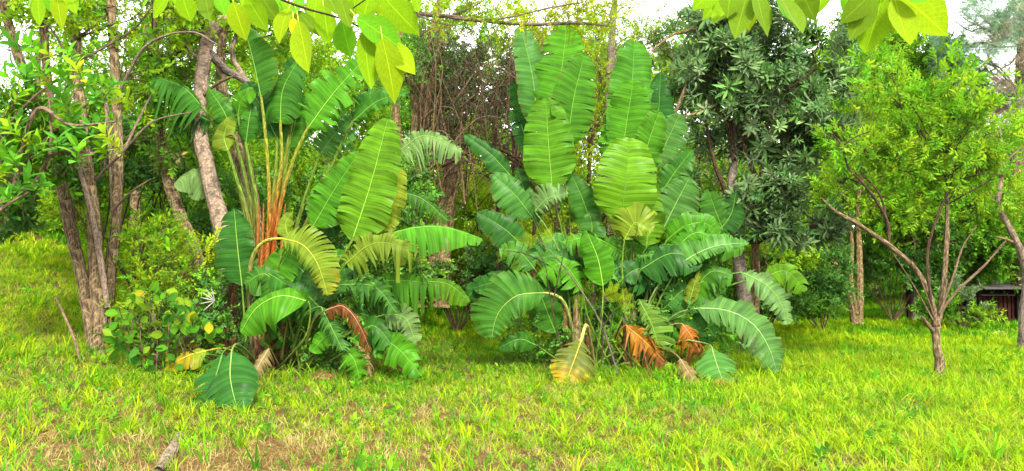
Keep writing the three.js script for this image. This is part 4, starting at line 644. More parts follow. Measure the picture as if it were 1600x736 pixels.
// ---- right: small forked tree in front
reseed(460);
{
  const b = footing(1466, 589), d = -b.z, t = thing('small_forked_tree', 'small tree forking just above the lawn with long bare leaning limbs', 'tree', b);
  stem(t, 'trunk', [[1468, 594], [1468, 565], [1463, 535], [1461, 508]], d, [19, 14, 12, 13], B_brown, 11, 0.2);
  stem(t, 'trunk', [[1463, 515], [1455, 470, -.05], [1434, 425, -.1], [1392, 386, -.2], [1340, 350, -.3], [1305, 330, -.35], [1283, 310, -.4]], d, [9, 8, 8, 7, 5, 3.5], B_brown, 10, 0.14);
  stem(t, 'trunk', [[1465, 512, .05], [1474, 450, .1], [1478, 390, .1], [1480, 320, .1], [1476, 250, .1]], d, [9, 9, 8, 6, 3], B_brown, 10, 0.14);
  stem(t, 'trunk', [[1460, 512], [1452, 450, -.1], [1450, 390, -.1], [1466, 335, -.15], [1485, 290, -.2], [1490, 255, -.2]], d, [6, 5, 4.5, 4, 2.5], B_twig, 8, 0.1);
  stem(t, 'limb', [[1460, 520], [1448, 505, -.1], [1440, 494, -.15]], d, [7, 6, 4], B_brown, 8);
  stem(t, 'limb', [[1390, 385, -.2], [1386, 345, -.2], [1352, 290, -.3], [1326, 262, -.3], [1316, 225, -.35]], d, [5, 5, 4, 3, 2], B_twig, 7); stem(t, 'limb', [[1386, 345, -.2], [1375, 305, -.2], [1345, 270, -.3]], d, [4, 3, 2], B_twig, 7); stem(t, 'limb', [[1316, 228, -.35], [1335, 215, -.35], [1360, 205, -.35]], d, [3, 2, 1.4], B_twig, 6); stem(t, 'limb', [[1316, 228, -.35], [1306, 215, -.35], [1300, 206, -.4]], d, [3, 2, 1.4], B_twig, 6);
  stem(t, 'limb', [[1468, 490], [1490, 430, -.1], [1505, 385, -.1], [1526, 352, -.2]], d, [4, 3, 2], B_dead, 7); stem(t, 'limb', [[1468, 490], [1495, 455, -.1], [1535, 418, -.2], [1572, 376, -.3]], d, [4.5, 4, 2.5], B_dead, 7);
  stem(t, 'limb', [[1458, 500, -.1], [1430, 450, -.1], [1395, 395, -.2]], d, [2.5, 2, 1.5], B_dead, 6); stem(t, 'limb', [[1460, 495, -.1], [1440, 440, -.2], [1425, 405, -.2]], d, [2.5, 2, 1.2], B_dead, 6);
  const lobes = [lobe(1480, 215, d, 80, 45, 0.8, 170), lobe(1545, 205, d - .2, 40, 45, 0.5, 90), lobe(1420, 180, d + .2, 70, 45, 0.7, 130), lobe(1500, 275, d, 50, 24, 0.5, 60), lobe(1400, 260, d + .2, 60, 30, 0.5, 60), lobe(1340, 225, d, 60, 40, 0.5, 70), lobe(1470, 140, d + .3, 60, 35, 0.6, 70), lobe(1560, 270, d, 30, 30, 0.4, 40), lobe(1380, 130, d + .4, 50, 40, 0.6, 60), lobe(1330, 300, d + .3, 40, 26, 0.4, 30), lobe(1430, 320, d + .4, 50, 26, 0.4, 40)];
  branches(t, B_twig, along([[1480, 320, .1], [1476, 250, .1]], d).concat(along([[1466, 335, -.15], [1490, 255, -.2]], d), along([[1352, 290, -.3], [1316, 225, -.35]], d)), lobes, 3, 0.012, 12);
  crown(t, S_willow, M_leaf, scatter(lobes.map((l) => [l[0], l[1], l[2], l[3], l[4] * 0.62]), 1.0, 0.08, 0.2, 0.8, LIME.concat(FRESH, FRESH), 1.9));
}
reseed(480);
shrub('two_stemmed_tree', 'tree with two tan mossy stems and a leaning limb behind the lawn', 1335, 500, 19, [[1330, 220, 90, 60, 1.2, 300], [1290, 300, 60, 50, 1, 170], [1390, 300, 80, 60, 1.1, 260], [1350, 130, 60, 50, 1, 170], [1440, 250, 70, 60, 1, 220]], S_willow, M_leaf, LIME.concat(FRESH), 1.0, { gap: 0.0, category: 'tree', woody: B_tan, per: 3, r: 0.02, trunks: [[[[1342, 506], [1343, 450], [1342, 390], [1340, 330], [1350, 250]], [13, 11, 10, 8, 5], B_tan], [[[1335, 506, -.05], [1326, 460, -.1], [1300, 405, -.2], [1272, 365, -.3]], [11, 9, 8, 5], B_tan], [[[1338, 490, -.1], [1330, 440, -.15], [1331, 380, -.1], [1325, 310, 0]], [7, 7, 6, 3], B_tan]] });
shrub('background_tree', 'tall bright green tree with gaps of white sky above the small forked tree', 1420, 480, 24, [[1400, 110, 70, 60, 1.6, 330], [1460, 90, 60, 50, 1.4, 240], [1440, 180, 90, 50, 1.6, 300], [1350, 70, 60, 60, 1.3, 260, 0, FRESH], [1490, 150, 50, 40, 1.2, 150]], S_small, M_leaf, FRESH.concat(GREEN), 1.5, { gap: 0.08, category: 'tree', trunks: [[[[1420, 500], [1425, 380], [1420, 240], [1430, 120]], [14, 12, 10, 5], B_brown]], per: 3, twigs: 18 });
shrub('background_tree', 'shaded green tree standing in front of the dark wooden shed', 1480, 490, 20.5, [[1480, 370, 70, 60, 1, 280], [1540, 380, 60, 60, 1, 260, 0, GREEN], [1420, 400, 70, 50, 1, 240, 0, DEEP], [1560, 320, 60, 50, 1, 220, 0, FRESH], [1590, 400, 40, 50, 0.8, 150, 0, OLIVE]], S_mid, M_leaf, GREEN.concat(DEEP), 0.9, { gap: -0.02, category: 'tree', trunks: [[[[1430, 500], [1428, 440], [1432, 380], [1440, 300]], [10, 9, 8, 4], B_grey]] });
shrub('grey_needled_tree', 'tall brown trunked tree with wispy grey-green needles at the top right', 1590, 490, 22, [[1595, 90, 45, 80, 1.2, 150], [1560, 25, 60, 35, 1.3, 85, 0, NEED], [1505, 25, 35, 25, 1, 40, 0, NEED], [1575, 165, 40, 35, 1, 70], [1620, 200, 40, 70, 1, 90], [1520, 85, 40, 14, 0.8, 22, 0, NEED], [1500, 110, 30, 12, 0.6, 14, 0, NEED]], S_needle, M_dull, [C(0.24, 0.21, 0.12), C(0.16, 0.19, 0.10), C(0.28, 0.22, 0.14)], 1.0, { gap: -0.05, up: -0.2, category: 'tree', woody: B_grey, trunks: [[[[1592, 500], [1592, 380], [1590, 250], [1594, 120], [1600, 0]], [24, 23, 20, 14, 9], B_brown]], per: 4, twigs: 22, r: 0.03 });
shrub('lime_thicket', 'airy bright lime thicket behind the long limbs of the small forked tree', 1400, 500, 20.6, [[1330, 260, 70, 60, 0.8, 150], [1400, 300, 80, 60, 0.9, 190], [1470, 340, 80, 60, 0.8, 190], [1540, 290, 60, 70, 0.8, 150], [1300, 350, 50, 40, 0.6, 80], [1380, 380, 60, 35, 0.6, 90, 0, FRESH], [1560, 370, 50, 50, 0.6, 120, 0, FRESH]], S_small, M_leaf, LIME.concat(FRESH, YELLOW), 1.3, { gap: 0.0, per: 2, twigs: 20, r: 0.015, woody: B_brown });
shrub('low_shrub', 'low leafy bush hiding the left end of the dark shed', 1510, 500, 18.5, [[1500, 472, 22, 22, 0.4, 50, 0, BLUISH], [1530, 492, 16, 9, 0.3, 18], [1470, 482, 26, 16, 0.4, 50, 0, GREEN]], S_mid, M_leaf, LIME.concat(FRESH), 0.8, { gap: -0.2 });
shrub('low_shrub', 'dark leafy bush left of the two tan mossy stems', 1290, 495, 18, [[1284, 470, 16, 22, 0.3, 45], [1250, 478, 22, 16, 0.4, 45, 0, GREEN]], S_mid, M_leaf, DEEP.concat(GREEN), 0.8, { gap: -0.2 });
reseed(500);
{ // pale limb at the right edge
  const b = footing(1604, 552), d = -b.z, t = thing('pale_limbed_tree', 'grey trunk cut by the right edge with a crooked pale limb', 'tree', b);
  stem(t, 'trunk', [[1602, 556], [1600, 500], [1606, 440], [1604, 400]], d, [18, 16, 15, 14], B_grey, 10, 0.12);
  stem(t, 'limb', [[1606, 430], [1592, 386, -.05], [1574, 350, -.1], [1560, 318, -.1], [1564, 285, -.1], [1567, 240, -.1], [1562, 200, -.1]], d, [13, 10, 8, 7, 6, 4], B_pale, 9, 0.15);
  stem(t, 'limb', [[1590, 382], [1572, 374, -.1], [1555, 370, -.1]], d, [5, 4, 2], B_dead, 7); stem(t, 'limb', [[1558, 320], [1540, 290, -.1], [1525, 270, -.1]], d, [3, 2, 1.5], B_dead, 6); stem(t, 'limb', [[1565, 262], [1585, 240, -.1], [1605, 225, -.1]], d, [4, 3, 2], B_pale, 6);
  const lobes = [lobe(1575, 300, d, 30, 30, 0.4, 40), lobe(1600, 340, d, 30, 30, 0.4, 50), lobe(1560, 215, d, 40, 30, 0.4, 70)];
  branches(t, B_dead, along([[1560, 318, -.1], [1567, 240, -.1]], d), lobes, 2, 0.01, 8); crown(t, S_willow, M_leaf, scatter(lobes, 0.8, -0.1, 0.2, 0.8, LIME.concat(FRESH)));
}
// ---- far screen of trees that closes the view
reseed(520);
const FAR = [[-40, 28, 130, 190, 'far tree crown beyond the slope at the left edge'], [130, 30, 120, 150, 'far tree crown behind the multi-stemmed trunks'], [300, 29, 130, 110, 'far tree crown behind the pale bending trunk'], [470, 27, 130, 120, 'far tree crown behind the upper paddle fan'], [620, 26, 120, 50, 'far tree crown behind the stringy brown trunks'], [770, 27, 130, 50, 'far tree crown behind the bare tangle'], [900, 28, 120, 110, 'far tree crown behind the tallest upright blades'], [1040, 29, 120, 110, 'far tree crown behind the slender pale trunk'], [1180, 27, 130, 60, 'far tree crown behind the dark rosette tree'], [1320, 29, 130, 90, 'far tree crown behind the two tan stems'], [1460, 30, 130, 220, 'far tree crown behind the small forked tree'], [1610, 28, 130, 270, 'far tree crown behind the dark wooden shed']];
for (const [x, d, rx, top, label] of FAR) {
  const lob = []; for (let k = 0; k < 6; k++) lob.push([x + rr(-0.7, 0.7) * rx, rr(top, 430), rr(55, 100), rr(50, 80), 2.2, 190, rr(-1, 1.5), rnd() < 0.5 ? LIME : rnd() < 0.7 ? FRESH : GREEN]);
  lob.push([x, 440, rx, 45, 2, 260, 0, GREEN]);
  shrub('far_tree', label, x, 470, d, lob, S_mid, M_leaf, GREEN, 1.35, { gap: -0.02, category: 'tree', per: 1, twigs: 10, r: 0.05, woody: B_brown, group: 'trees closing the view', trunks: [[[[x, 490], [x + 6, 380], [x - 5, 260], [x + 8, 160]], [14, 12, 9, 4], B_brown]] });
}
const DEEPROW = [[40, 'second-row tree showing low behind the multi-stemmed trunks'], [330, 'second-row tree showing low behind the pale bending trunk'], [560, 'second-row tree showing low behind the big bright paddle leaf'], [700, 'second-row tree showing low behind the stringy brown trunks'], [840, 'second-row tree showing low behind the bare tangle'], [980, 'second-row tree showing low behind the upright blades'], [1130, 'second-row tree showing low behind the dark rosette tree'], [1290, 'second-row tree showing low between the rosette tree and tan stems'], [1480, 'second-row tree showing low behind the small forked tree']];
for (const [x, label] of DEEPROW) shrub('far_tree', label, x, 470, 35, [[x - 50, 350, 70, 60, 2.5, 200, 0, LIME], [x + 50, 330, 70, 60, 2.5, 200, 1], [x, 410, 110, 50, 2.5, 260], [x + 10, 280, 60, 50, 2, 150, 0, FRESH]], S_mid, M_leaf, GREEN, 1.7, { gap: -0.2, category: 'tree', per: 1, twigs: 6, r: 0.06, woody: B_brown, group: 'trees closing the view', trunks: [[[[x, 480], [x + 5, 400], [x, 330], [x + 6, 270]], [12, 10, 8, 4], B_brown]] });
console.log('trees');
// ---------------------------------------------------------------- near leaves hanging into the top of the view
reseed(600);
const BIG = { lime: C(0.15, 0.28, 0.004), sun: C(0.19, 0.29, 0.004), green: C(0.085, 0.24, 0.006), olive: C(0.095, 0.17, 0.006), yellow: C(0.5, 0.36, 0.005) };
function hanging(label, d, twigs, leaves, base, fat = 2.4) {
  const b = P(base[0], base[1], d), t = thing('overhanging_branch', label, 'branch', b);
  for (const [p, w] of twigs) part(t, 'twig', tube(path(p, d), w.map((q) => px2m(q, d) / 2), 12, 6, 0.08), B_twig);
  const more = leaves.filter((_, i) => i % 2).map(([x0, y0, x1, y1, hw, c, dd = 0]) => [x0 + rr(-16, 16), y0 - rr(4, 14), x1 + rr(-24, 24), y1 - rr(6, 26), hw * rr(0.6, 0.95), rnd() < 0.5 ? c : 'lime', dd + rr(0.08, 0.25)]);
  for (const [x0, y0, x1, y1, hw, c, dd = 0] of leaves.concat(more)) {
    const M = new Mesher(), a = P(x0, y0, d + dd), e = P(x1, y1, d + dd + rr(-0.08, 0.06)), D = e.clone().sub(a).multiplyScalar(rr(0.98, 1.12));
    const col = BIG[c].clone().multiplyScalar(rr(0.9, 1.12));
    leafInto(M, a, D, V(rr(-0.8, 0.8), rr(-0.1, 0.6), 1), D.length(), px2m(hw * fat, d), { c: col, n: 10, curl: rr(-0.16, 0.24), fold: rr(0.05, 0.4), wide: rr(0.44, 0.54), tip: rr(0.85, 1.2) });
    const leaf = part(t, 'leaf', M.geo(), M_bigleaf);
    part(leaf, 'stalk', tube([a.clone().addScaledVector(D, -0.12).add(V(0, 0.015, 0)), a.clone().addScaledVector(D, 0.02)], [0.003, 0.002], 3, 5, 0, C(0.2, 0.24, 0.03)), M_rib);
  }
}
hanging('spray of large lime leaves hanging close at the top left of centre', 3.3,
  [[[[380, -30], [430, -5], [480, 14, -.02], [530, 28, -.03], [575, 48, -.03], [603, 62, -.02]], [4.5, 4, 3, 2]], [[[530, 28, -.03], [570, 0, 0], [600, -20, 0]], [2.5, 2]], [[[200, -30], [260, -8], [330, -10], [400, -14]], [3, 3, 2]]],
  [[264, -8, 238, 24, 10, 'lime'], [282, -14, 296, 30, 14, 'lime', .1], [318, -14, 331, 34, 13, 'olive', .1], [340, -12, 352, 20, 12, 'green', .15], [364, 2, 383, 60, 15, 'sun'], [384, -8, 412, 42, 15, 'lime', .05], [404, -14, 430, 30, 14, 'olive', .1], [452, 12, 428, 60, 15, 'sun', .05], [466, 32, 484, 108, 17, 'sun', -.05], [462, 14, 502, 58, 10, 'olive', .1], [440, 0, 470, 36, 11, 'lime', .12], [505, 8, 514, 66, 15, 'lime', .02], [534, 28, 546, 90, 18, 'green', 0], [530, -8, 546, 42, 11, 'olive', -.08], [568, 44, 576, 134, 16, 'lime', -.06], [578, -10, 566, 34, 15, 'lime', .06], [556, 26, 630, 74, 20, 'green', -.1], [597, 58, 620, 148, 19, 'sun', -.12], [604, 62, 647, 117, 15, 'sun', -.06], [597, -8, 650, 52, 21, 'lime', -.03], [648, -12, 657, 22, 9, 'lime', 0], [458, 28, 464, 64, 7, 'yellow', 0], [496, -10, 488, 32, 13, 'lime', .12], [556, -14, 552, 24, 12, 'lime', .14], [472, -8, 462, 28, 11, 'green', .14], [614, -4, 596, 36, 12, 'sun', .08], [424, -10, 446, 22, 12, 'green', .16], [510, -12, 526, 20, 11, 'olive', .1], [240, -14, 222, 14, 10, 'lime', .1]], [420, -20]);
hanging('three bright leaves hanging close at the top left corner', 3.5, [[[[20, -30], [60, -14], [120, -12]], [3, 2.5, 2]]],
  [[58, -10, 64, 42, 13, 'lime'], [88, -10, 96, 44, 10, 'sun', .03], [110, -10, 122, 22, 9, 'lime', .05], [76, -14, 82, 20, 9, 'green', .08], [52, -10, 44, 12, 8, 'lime', .1]], [60, -20]);
hanging('two bunches of broad lime and olive leaves hanging close at the top right', 2.9, [[[[1080, -40], [1180, -14], [1280, -20], [1400, -10], [1480, -40]], [4, 4, 4, 3]]],
  [[1128, -26, 1080, 10, 18, 'lime'], [1154, -8, 1118, 38, 15, 'lime', .05], [1160, -10, 1172, 46, 14, 'sun', .12], [1168, -12, 1150, 54, 14, 'olive', -.03], [1180, -18, 1198, 60, 20, 'olive', -.06], [1214, -18, 1245, 54, 19, 'olive', -.02], [1250, -18, 1272, 30, 14, 'olive', .04], [1212, -14, 1226, 30, 13, 'green', .1], [1140, -14, 1140, 22, 14, 'olive', -.08], [1290, -20, 1276, 22, 11, 'lime', .1], [1362, -10, 1316, 34, 13, 'olive', -.04], [1368, -8, 1330, 58, 14, 'olive', 0], [1380, -8, 1355, 77, 20, 'lime', .02], [1398, -4, 1414, 75, 20, 'sun', -.02], [1402, -12, 1478, 46, 24, 'sun', .03], [1400, -16, 1444, 8, 10, 'green', -.06], [1330, -16, 1318, 16, 11, 'green', .08], [1392, -14, 1440, 60, 16, 'lime', .1]], [1300, -30], 2.8);

// ---------------------------------------------------------------- round-leaved shrub in front of the multi-stemmed tree
reseed(620);
{
  const b = G(248, 585), d = -b.z, t = thing('round_leaved_shrub', 'low shrub of round glossy leaves at the foot of the brown tree', 'shrub', b);
  const geos = [0, 1, 2].map(() => { const M = new Mesher(); leafInto(M, V(0, 0, 0), V(0, 1, 0), V(rr(-0.2, 0.2), 0, 1), 0.22, 0.15, { n: 6, curl: rr(0.05, 0.25), fold: rr(0.1, 0.3), wide: 0.5, c: WHITE }); return M.geo(); });
  const mats = [C(0.06, 0.2, 0.01), C(0.085, 0.23, 0.012), C(0.045, 0.15, 0.012), C(0.15, 0.25, 0.012), C(0.3, 0.28, 0.01)].map((c) => { const m = M_bigleaf.clone(); m.color = c; return m; });
  for (let k = 0; k < 220; k++) {
    const a = rnd() * 6.28, q = Math.sqrt(rnd()), x = 250 + Math.cos(a) * q * 88, y = 525 + Math.sin(a) * q * 72, m = lit(new THREE.Mesh(geos[k % 3], mats[rnd() < 0.03 ? 4 : Math.floor(rnd() * 4)]));
    m.name = 'leaf'; place(P(x, y, d + rr(-0.25, 0.6)).sub(b), V(rr(-0.9, 0.9), rr(-0.9, 0.7), rr(0, 0.5)), rr(0.35, 0.85), rr(-0.9, 0.9)).decompose(m.position, m.quaternion, m.scale); t.add(m);
  }
  for (let k = 0; k < 22; k++) { const x = rr(185, 320), y = rr(450, 540), x0 = 250 + (x - 250) * 0.3; part(t, 'stem', tube(path([[x0, 590, rr(-.1, .3)], [(x0 + x) / 2 + rr(-25, 25), (590 + y) / 2, 0], [x, y, rr(-.1, .3)], [x + rr(-30, 30), y + rr(-10, 30), 0]], d), [0.009, 0.007, 0.004], 10, 5, 0.05), k % 3 ? B_twig : B_dead); }
  part(t, 'dry_leaf', (() => { const M = new Mesher(); for (let k = 0; k < 6; k++) leafInto(M, P(336, 470, d - .3), V(-Math.cos(k * 0.45 - 0.9), Math.sin(k * 0.45 - 0.6), 0.3), V(0, 0.3, 1), 0.2, 0.012, { c: C(0.13, 0.125, 0.1), n: 4 }); return M.geo(); })(), M_straw);
}
// feathery saplings
function sapling(label, D, stems, fronds) {
  const b = P(...stems[0][0], D); b.y = height(b.x, b.z); const t = thing('feathery_sapling', label, 'sapling', b);
  for (const s of stems) part(t, 'stem', tube(path(s, D), [0.012, 0.007, 0.003], 10, 5, 0.04), B_twig);
  for (const [x, y, dx, dy, s, c] of fronds) { const m = lit(new THREE.Mesh(S_feather, FE[c])); m.name = 'frond'; place(P(x, y, D + rr(-.1, .1)).sub(b), V(dx, dy, rr(0.1, 0.5)), s, rr(-0.5, 0.5)).decompose(m.position, m.quaternion, m.scale); t.add(m); }
}
const FE = [C(0.10, 0.22, 0.005), C(0.16, 0.24, 0.005), C(0.05, 0.18, 0.008)].map((c) => { const m = M_leaf.clone(); m.color = c; return m; });
sapling('feathery yellow-green sapling in front of the dark lower leaves of the tall plant', DR - 1.3, [[[880, 560], [862, 480], [850, 410], [830, 378]], [[862, 480], [880, 400], [892, 350]], [[850, 410], [815, 395], [792, 392]]],
  [[832, 386, -0.6, 0.5, 0.9, 1], [815, 395, -1, 0.1, 0.9, 0], [842, 396, 0.9, -0.3, 0.85, 2], [850, 400, 0.6, -0.7, 0.9, 2], [825, 392, 0.2, 0.9, 0.8, 1], [800, 394, -0.9, -0.4, 0.85, 0], [885, 378, 0.5, 0.5, 0.5, 1], [862, 372, -0.4, 0.8, 0.5, 1], [845, 380, 0.6, 0.6, 0.7, 1], [815, 405, -0.5, -0.8, 0.7, 0]]);
sapling('small feathery bright sapling at the foot of the upright fresh leaf', DR - 1.5, [[[940, 570], [942, 510], [935, 470], [928, 458]], [[942, 510], [965, 480], [975, 470]]],
  [[930, 462, -0.6, 0.5, 0.8, 0], [938, 466, 0.8, 0.3, 0.9, 1], [945, 475, 0.8, -0.6, 1, 2], [935, 478, -0.8, -0.3, 0.8, 2], [950, 488, 0.4, -0.9, 0.9, 2], [960, 476, 0.9, 0.2, 0.8, 1], [922, 470, -0.9, -0.1, 0.8, 0], [968, 470, 0.6, 0.6, 0.6, 1], [955, 462, 0.2, 0.9, 0.6, 1]]);
// creeping vines over the clumps' dark feet
reseed(640);
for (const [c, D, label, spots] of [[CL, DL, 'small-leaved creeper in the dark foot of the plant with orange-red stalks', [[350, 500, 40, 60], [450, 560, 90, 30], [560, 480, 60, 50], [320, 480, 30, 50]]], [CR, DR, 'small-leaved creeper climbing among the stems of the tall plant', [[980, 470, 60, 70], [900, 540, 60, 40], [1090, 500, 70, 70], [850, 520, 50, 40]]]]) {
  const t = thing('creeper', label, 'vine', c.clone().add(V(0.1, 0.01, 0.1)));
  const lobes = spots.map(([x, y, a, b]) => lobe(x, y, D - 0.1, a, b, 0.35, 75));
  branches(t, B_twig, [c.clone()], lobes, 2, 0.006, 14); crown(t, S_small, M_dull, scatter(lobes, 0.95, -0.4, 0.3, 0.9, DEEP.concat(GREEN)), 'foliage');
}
// ---------------------------------------------------------------- sticks, log, stones
reseed(660);
function stick(name, label, category, pts, w, mat, on) { const b = pts[0].clone(), t = thing(name, label, category, b); part(t, on || 'stem', tube(pts, w, 16, 9, 0.16), mat); return t; }
{
  const a = G(128, 566), d = -a.z; stick('leaning_stick', 'dead stick leaning in the grass left of the brown tree', 'stick', [a.clone().add(V(0, -0.03, 0)), P(112, 520, d), P(98, 488, d + .1), P(86, 462, d + .1)], [0.02, 0.016, 0.012], B_dead);
  const c = G(968, 588), e = -c.z; const t = stick('leaning_stick', 'long thin bare stem leaning across the foot of the tall plant', 'stick', [c.clone().add(V(0, -0.03, 0)), P(936, 500, e - .1), P(905, 450, e), P(872, 405, e), P(838, 372, e)], [0.015, 0.012, 0.007], B_grey);
  part(t, 'twig', tube([P(893, 432, e), P(880, 425, e), P(862, 422, e)], [0.006, 0.003], 5, 5, 0), B_grey); part(t, 'twig', tube([P(946, 520, e - .1), P(955, 505, e), P(960, 490, e)], [0.006, 0.003], 5, 5, 0), B_grey);
  const f = G(1020, 600), h = -f.z; stick('leaning_stick', 'short reddish dead stalk under the orange leaf', 'stick', [f.clone().add(V(0, -0.02, 0)), P(1008, 560, h), P(1004, 530, h + .1)], [0.014, 0.012, 0.008], B_red);
  const l0 = G(246, 742), l1 = G(272, 692), m = l0.clone().lerp(l1, 0.5); for (const p of [l0, m, l1]) p.y += 0.025; m.x += 0.03;
  stick('fallen_log', 'short weathered pale log lying at the lower left edge', 'log', [l0, m, l1.clone().add(V(0.01, 0.02, -0.1))], [0.035, 0.055, 0.035], bark(C(0.22, 0.185, 0.14), paleBark), 'wood');
  const s0 = G(880, 690);
}
function stone(px, py, w, h, label) {
  const b = G(px, py), r = px2m(w, -b.z) / 2, g = new THREE.IcosahedronGeometry(1, 3), p = g.attributes.position, s0 = rnd() * 40;
  for (let i = 0; i < p.count; i++) { const v = V(p.getX(i), p.getY(i), p.getZ(i)), k = 1 + 0.3 * noise(v.x * 1.3 + s0, v.y * 1.3, v.z * 1.3) + 0.12 * noise(v.x * 4, v.y * 4 + s0, v.z * 4); p.setXYZ(i, v.x * r * k + b.x, v.y * r * k * h + b.y + r * h * 0.4, v.z * r * k * 0.8 + b.z); }
  g.computeVertexNormals(); const m = new THREE.MeshStandardMaterial({ color: C(0.26, 0.22, 0.15), map: soilMap, bumpMap: soilMap, bumpScale: 0.01, roughness: 1 });
  g.translate(-b.x, -b.y, -b.z); const o = lit(new THREE.Mesh(g, m)); o.name = numbered('stone'); o.position.copy(b); o.userData = { label, category: 'stone' }; scene.add(o);
}
stone(1562, 528, 22, 0.7, 'pale pointed stone on the far lawn before the shed'); stone(1588, 532, 16, 0.5, 'small pale stone at the right edge of the far lawn'); stone(1520, 522, 16, 0.4, 'flat pale stone left of the pointed stone on the far lawn'); stone(1545, 530, 12, 0.4, 'tiny pale stone between two larger ones on the far lawn');
// ---------------------------------------------------------------- dark wooden shed at the far right
reseed(680);
{
  const d = 20, b = P(1580, 489, d); b.y = height(b.x, b.z); const t = thing('wooden_shed', 'low dark shed with reddish upright boards at the right edge', 'shed', b), u = d / F;
  const wood = phys({ vertexColors: false, color: C(0.035, 0.013, 0.009), map: barkMap, bumpMap: barkBump, bumpScale: 0.004, roughness: 0.9, specularIntensity: 0.1 }), dark = phys({ vertexColors: false, color: C(0.012, 0.009, 0.008), roughness: 1, specularIntensity: 0 }), tin = phys({ vertexColors: false, color: C(0.05, 0.045, 0.04), map: paleBark, roughness: 0.7 }), rail = phys({ vertexColors: false, color: C(0.08, 0.05, 0.035), map: barkMap, roughness: 0.9 });
  const box = (x0, x1, y0, y1, z, dz, name, m) => part(t, name, new THREE.BoxGeometry((x1 - x0) * u, (y1 - y0) * u, dz).translate(P((x0 + x1) / 2, 0, d).x, P(0, (y0 + y1) / 2, d).y, -d + z), m);
  box(1521, 1660, 448, 508, -0.9, 1.2, 'wall', dark);
  for (let k = 0; k < 22; k++) box(1523 + k * 6.2 + rr(-.4, .4), 1527.6 + k * 6.2 + rr(-.4, .4), 461 + rr(-.6, .6), 506, -0.24, 0.03, 'board', wood);
  box(1518, 1662, 460.4, 462.4, -0.19, 0.04, 'rail', rail);
  for (const x of [1518, 1577, 1640]) box(x, x + 4, 446, 508, -0.16, 0.08, 'post', dark);
  const roof = part(t, 'roof', new THREE.BoxGeometry(150 * u, 0.04, 1.9).rotateX(0.1).translate(P(1588, 0, d).x, P(0, 445, d).y, -d - 0.7), tin);
  const s = thing('timber_frame', 'dark wooden frame half hidden by bushes behind the small forked tree', 'frame', (() => { const q = P(1420, 492, d + 1); q.y = height(q.x, q.z); return q; })()), v = (d + 1) / F;
  const bx = (x0, x1, y0, y1, name) => part(s, name, new THREE.BoxGeometry((x1 - x0) * v, (y1 - y0) * v, 0.1).translate(P((x0 + x1) / 2, 0, d + 1).x, P(0, (y0 + y1) / 2, d + 1).y, -d - 1), wood);
  bx(1404, 1409, 452, 500, 'post'); bx(1446, 1451, 450, 500, 'post'); bx(1400, 1456, 446, 451, 'beam'); bx(1409, 1446, 478, 481, 'rail');
}
console.log('details');
// ---------------------------------------------------------------- turf
reseed(700);
const turfShapes = [tuft(12, 0.12, 0.0045, 1.2, 0.4), tuft(11, 0.15, 0.005, 1.3, 0.5), tuft(12, 0.08, 0.005, 1.8, 0.3), tuft(10, 0.18, 0.005, 1.0, 0.5)];
const tallShapes = [tuft(9, 0.26, 0.011, 1.0, 0.45), tuft(7, 0.3, 0.013, 1.1, 0.55), tuft(10, 0.22, 0.009, 1.0, 0.4)];
const strawShapes = [tuft(10, 0.11, 0.004, 2.6, 0.5), tuft(9, 0.14, 0.0045, 2.4, -0.3)];
const farShapes = [tuft(14, 0.2, 0.012, 1.0, 0.35), tuft(14, 0.26, 0.013, 0.9, 0.4)];
const T_sun = [C(0.15, 0.242, 0.004), C(0.095, 0.2, 0.004), C(0.2, 0.252, 0.006)], T_green = [C(0.05, 0.17, 0.004), C(0.075, 0.21, 0.004), C(0.03, 0.11, 0.006)], T_dry = [C(0.17, 0.128, 0.042), C(0.14, 0.1, 0.03), C(0.2, 0.155, 0.06), C(0.1, 0.066, 0.022)], T_mix = [C(0.2, 0.21, 0.02), C(0.15, 0.17, 0.02)];
const lawn = [[], [], [], []], tall = [[], [], []], straw = [[], []], far = [[], []];
const greener = (x, z) => sm(-0.2, 0.5, 0.6 * fbm(x * 0.4 + 20, z * 0.4) + 0.75 * Math.exp(-(((x + 0.9) / 1.5) ** 2 + ((z + 12.5) / 2.6) ** 2)) + 0.35 * sm(14, 18, -z) - 0.05);
function sow(n, d0, d1, fn) { for (let k = 0; k < n; k++) { const d = Math.sqrt(rr(d0 * d0, d1 * d1)), x = rr(-0.76, 0.76) * d, z = -d; fn(x, z, d); } }
sow(80000, 4.6, 16, (x, z, d) => {
  const dr = dryness(x, z), li = litter(x, z), hole = sm(0.0, -0.55, noise(x * 5.5, z * 4) + 0.5 * noise(x * 13, z * 10)); if (rnd() < li * 0.9 || rnd() < dr * 0.92 || rnd() < hole * 0.85) return;
  const p = V(x, height(x, z), z), g = greener(x, z), r = rnd(), pal = r < 0.12 + 0.3 * dr ? T_mix : r < 0.12 + 0.3 * dr + g * 0.75 ? T_green : T_sun, i = Math.floor(rnd() * 4);
  lawn[i].push([place(p, V(rr(-.35, .35), 1, rr(-.35, .35)), rr(0.5, 1.3) * (d > 9 ? 1.2 : 1) * (0.85 + 0.35 * sm(0, 3, x))), tint(pal)]);
});
sow(24000, 4.6, 16, (x, z, d) => {
  const dr = dryness(x, z), li = litter(x, z); if (rnd() > Math.max(dr * 1.1 - 0.05, li * 0.8, 0.16)) return;
  straw[rnd() < 0.5 ? 0 : 1].push([place(V(x, height(x, z) + 0.005, z), V(rr(-.6, .6), 1, rr(-.6, .6)), rr(0.6, 1.25)), tint(T_dry)]);
});
sow(52000, 15, 34, (x, z) => { const g = greener(x, z); far[rnd() < 0.5 ? 0 : 1].push([place(V(x, height(x, z), z), V(rr(-.3, .3), 1, rr(-.3, .3)), rr(0.6, 1.3)), tint(rnd() < g * 0.8 ? T_green : T_sun)]); });
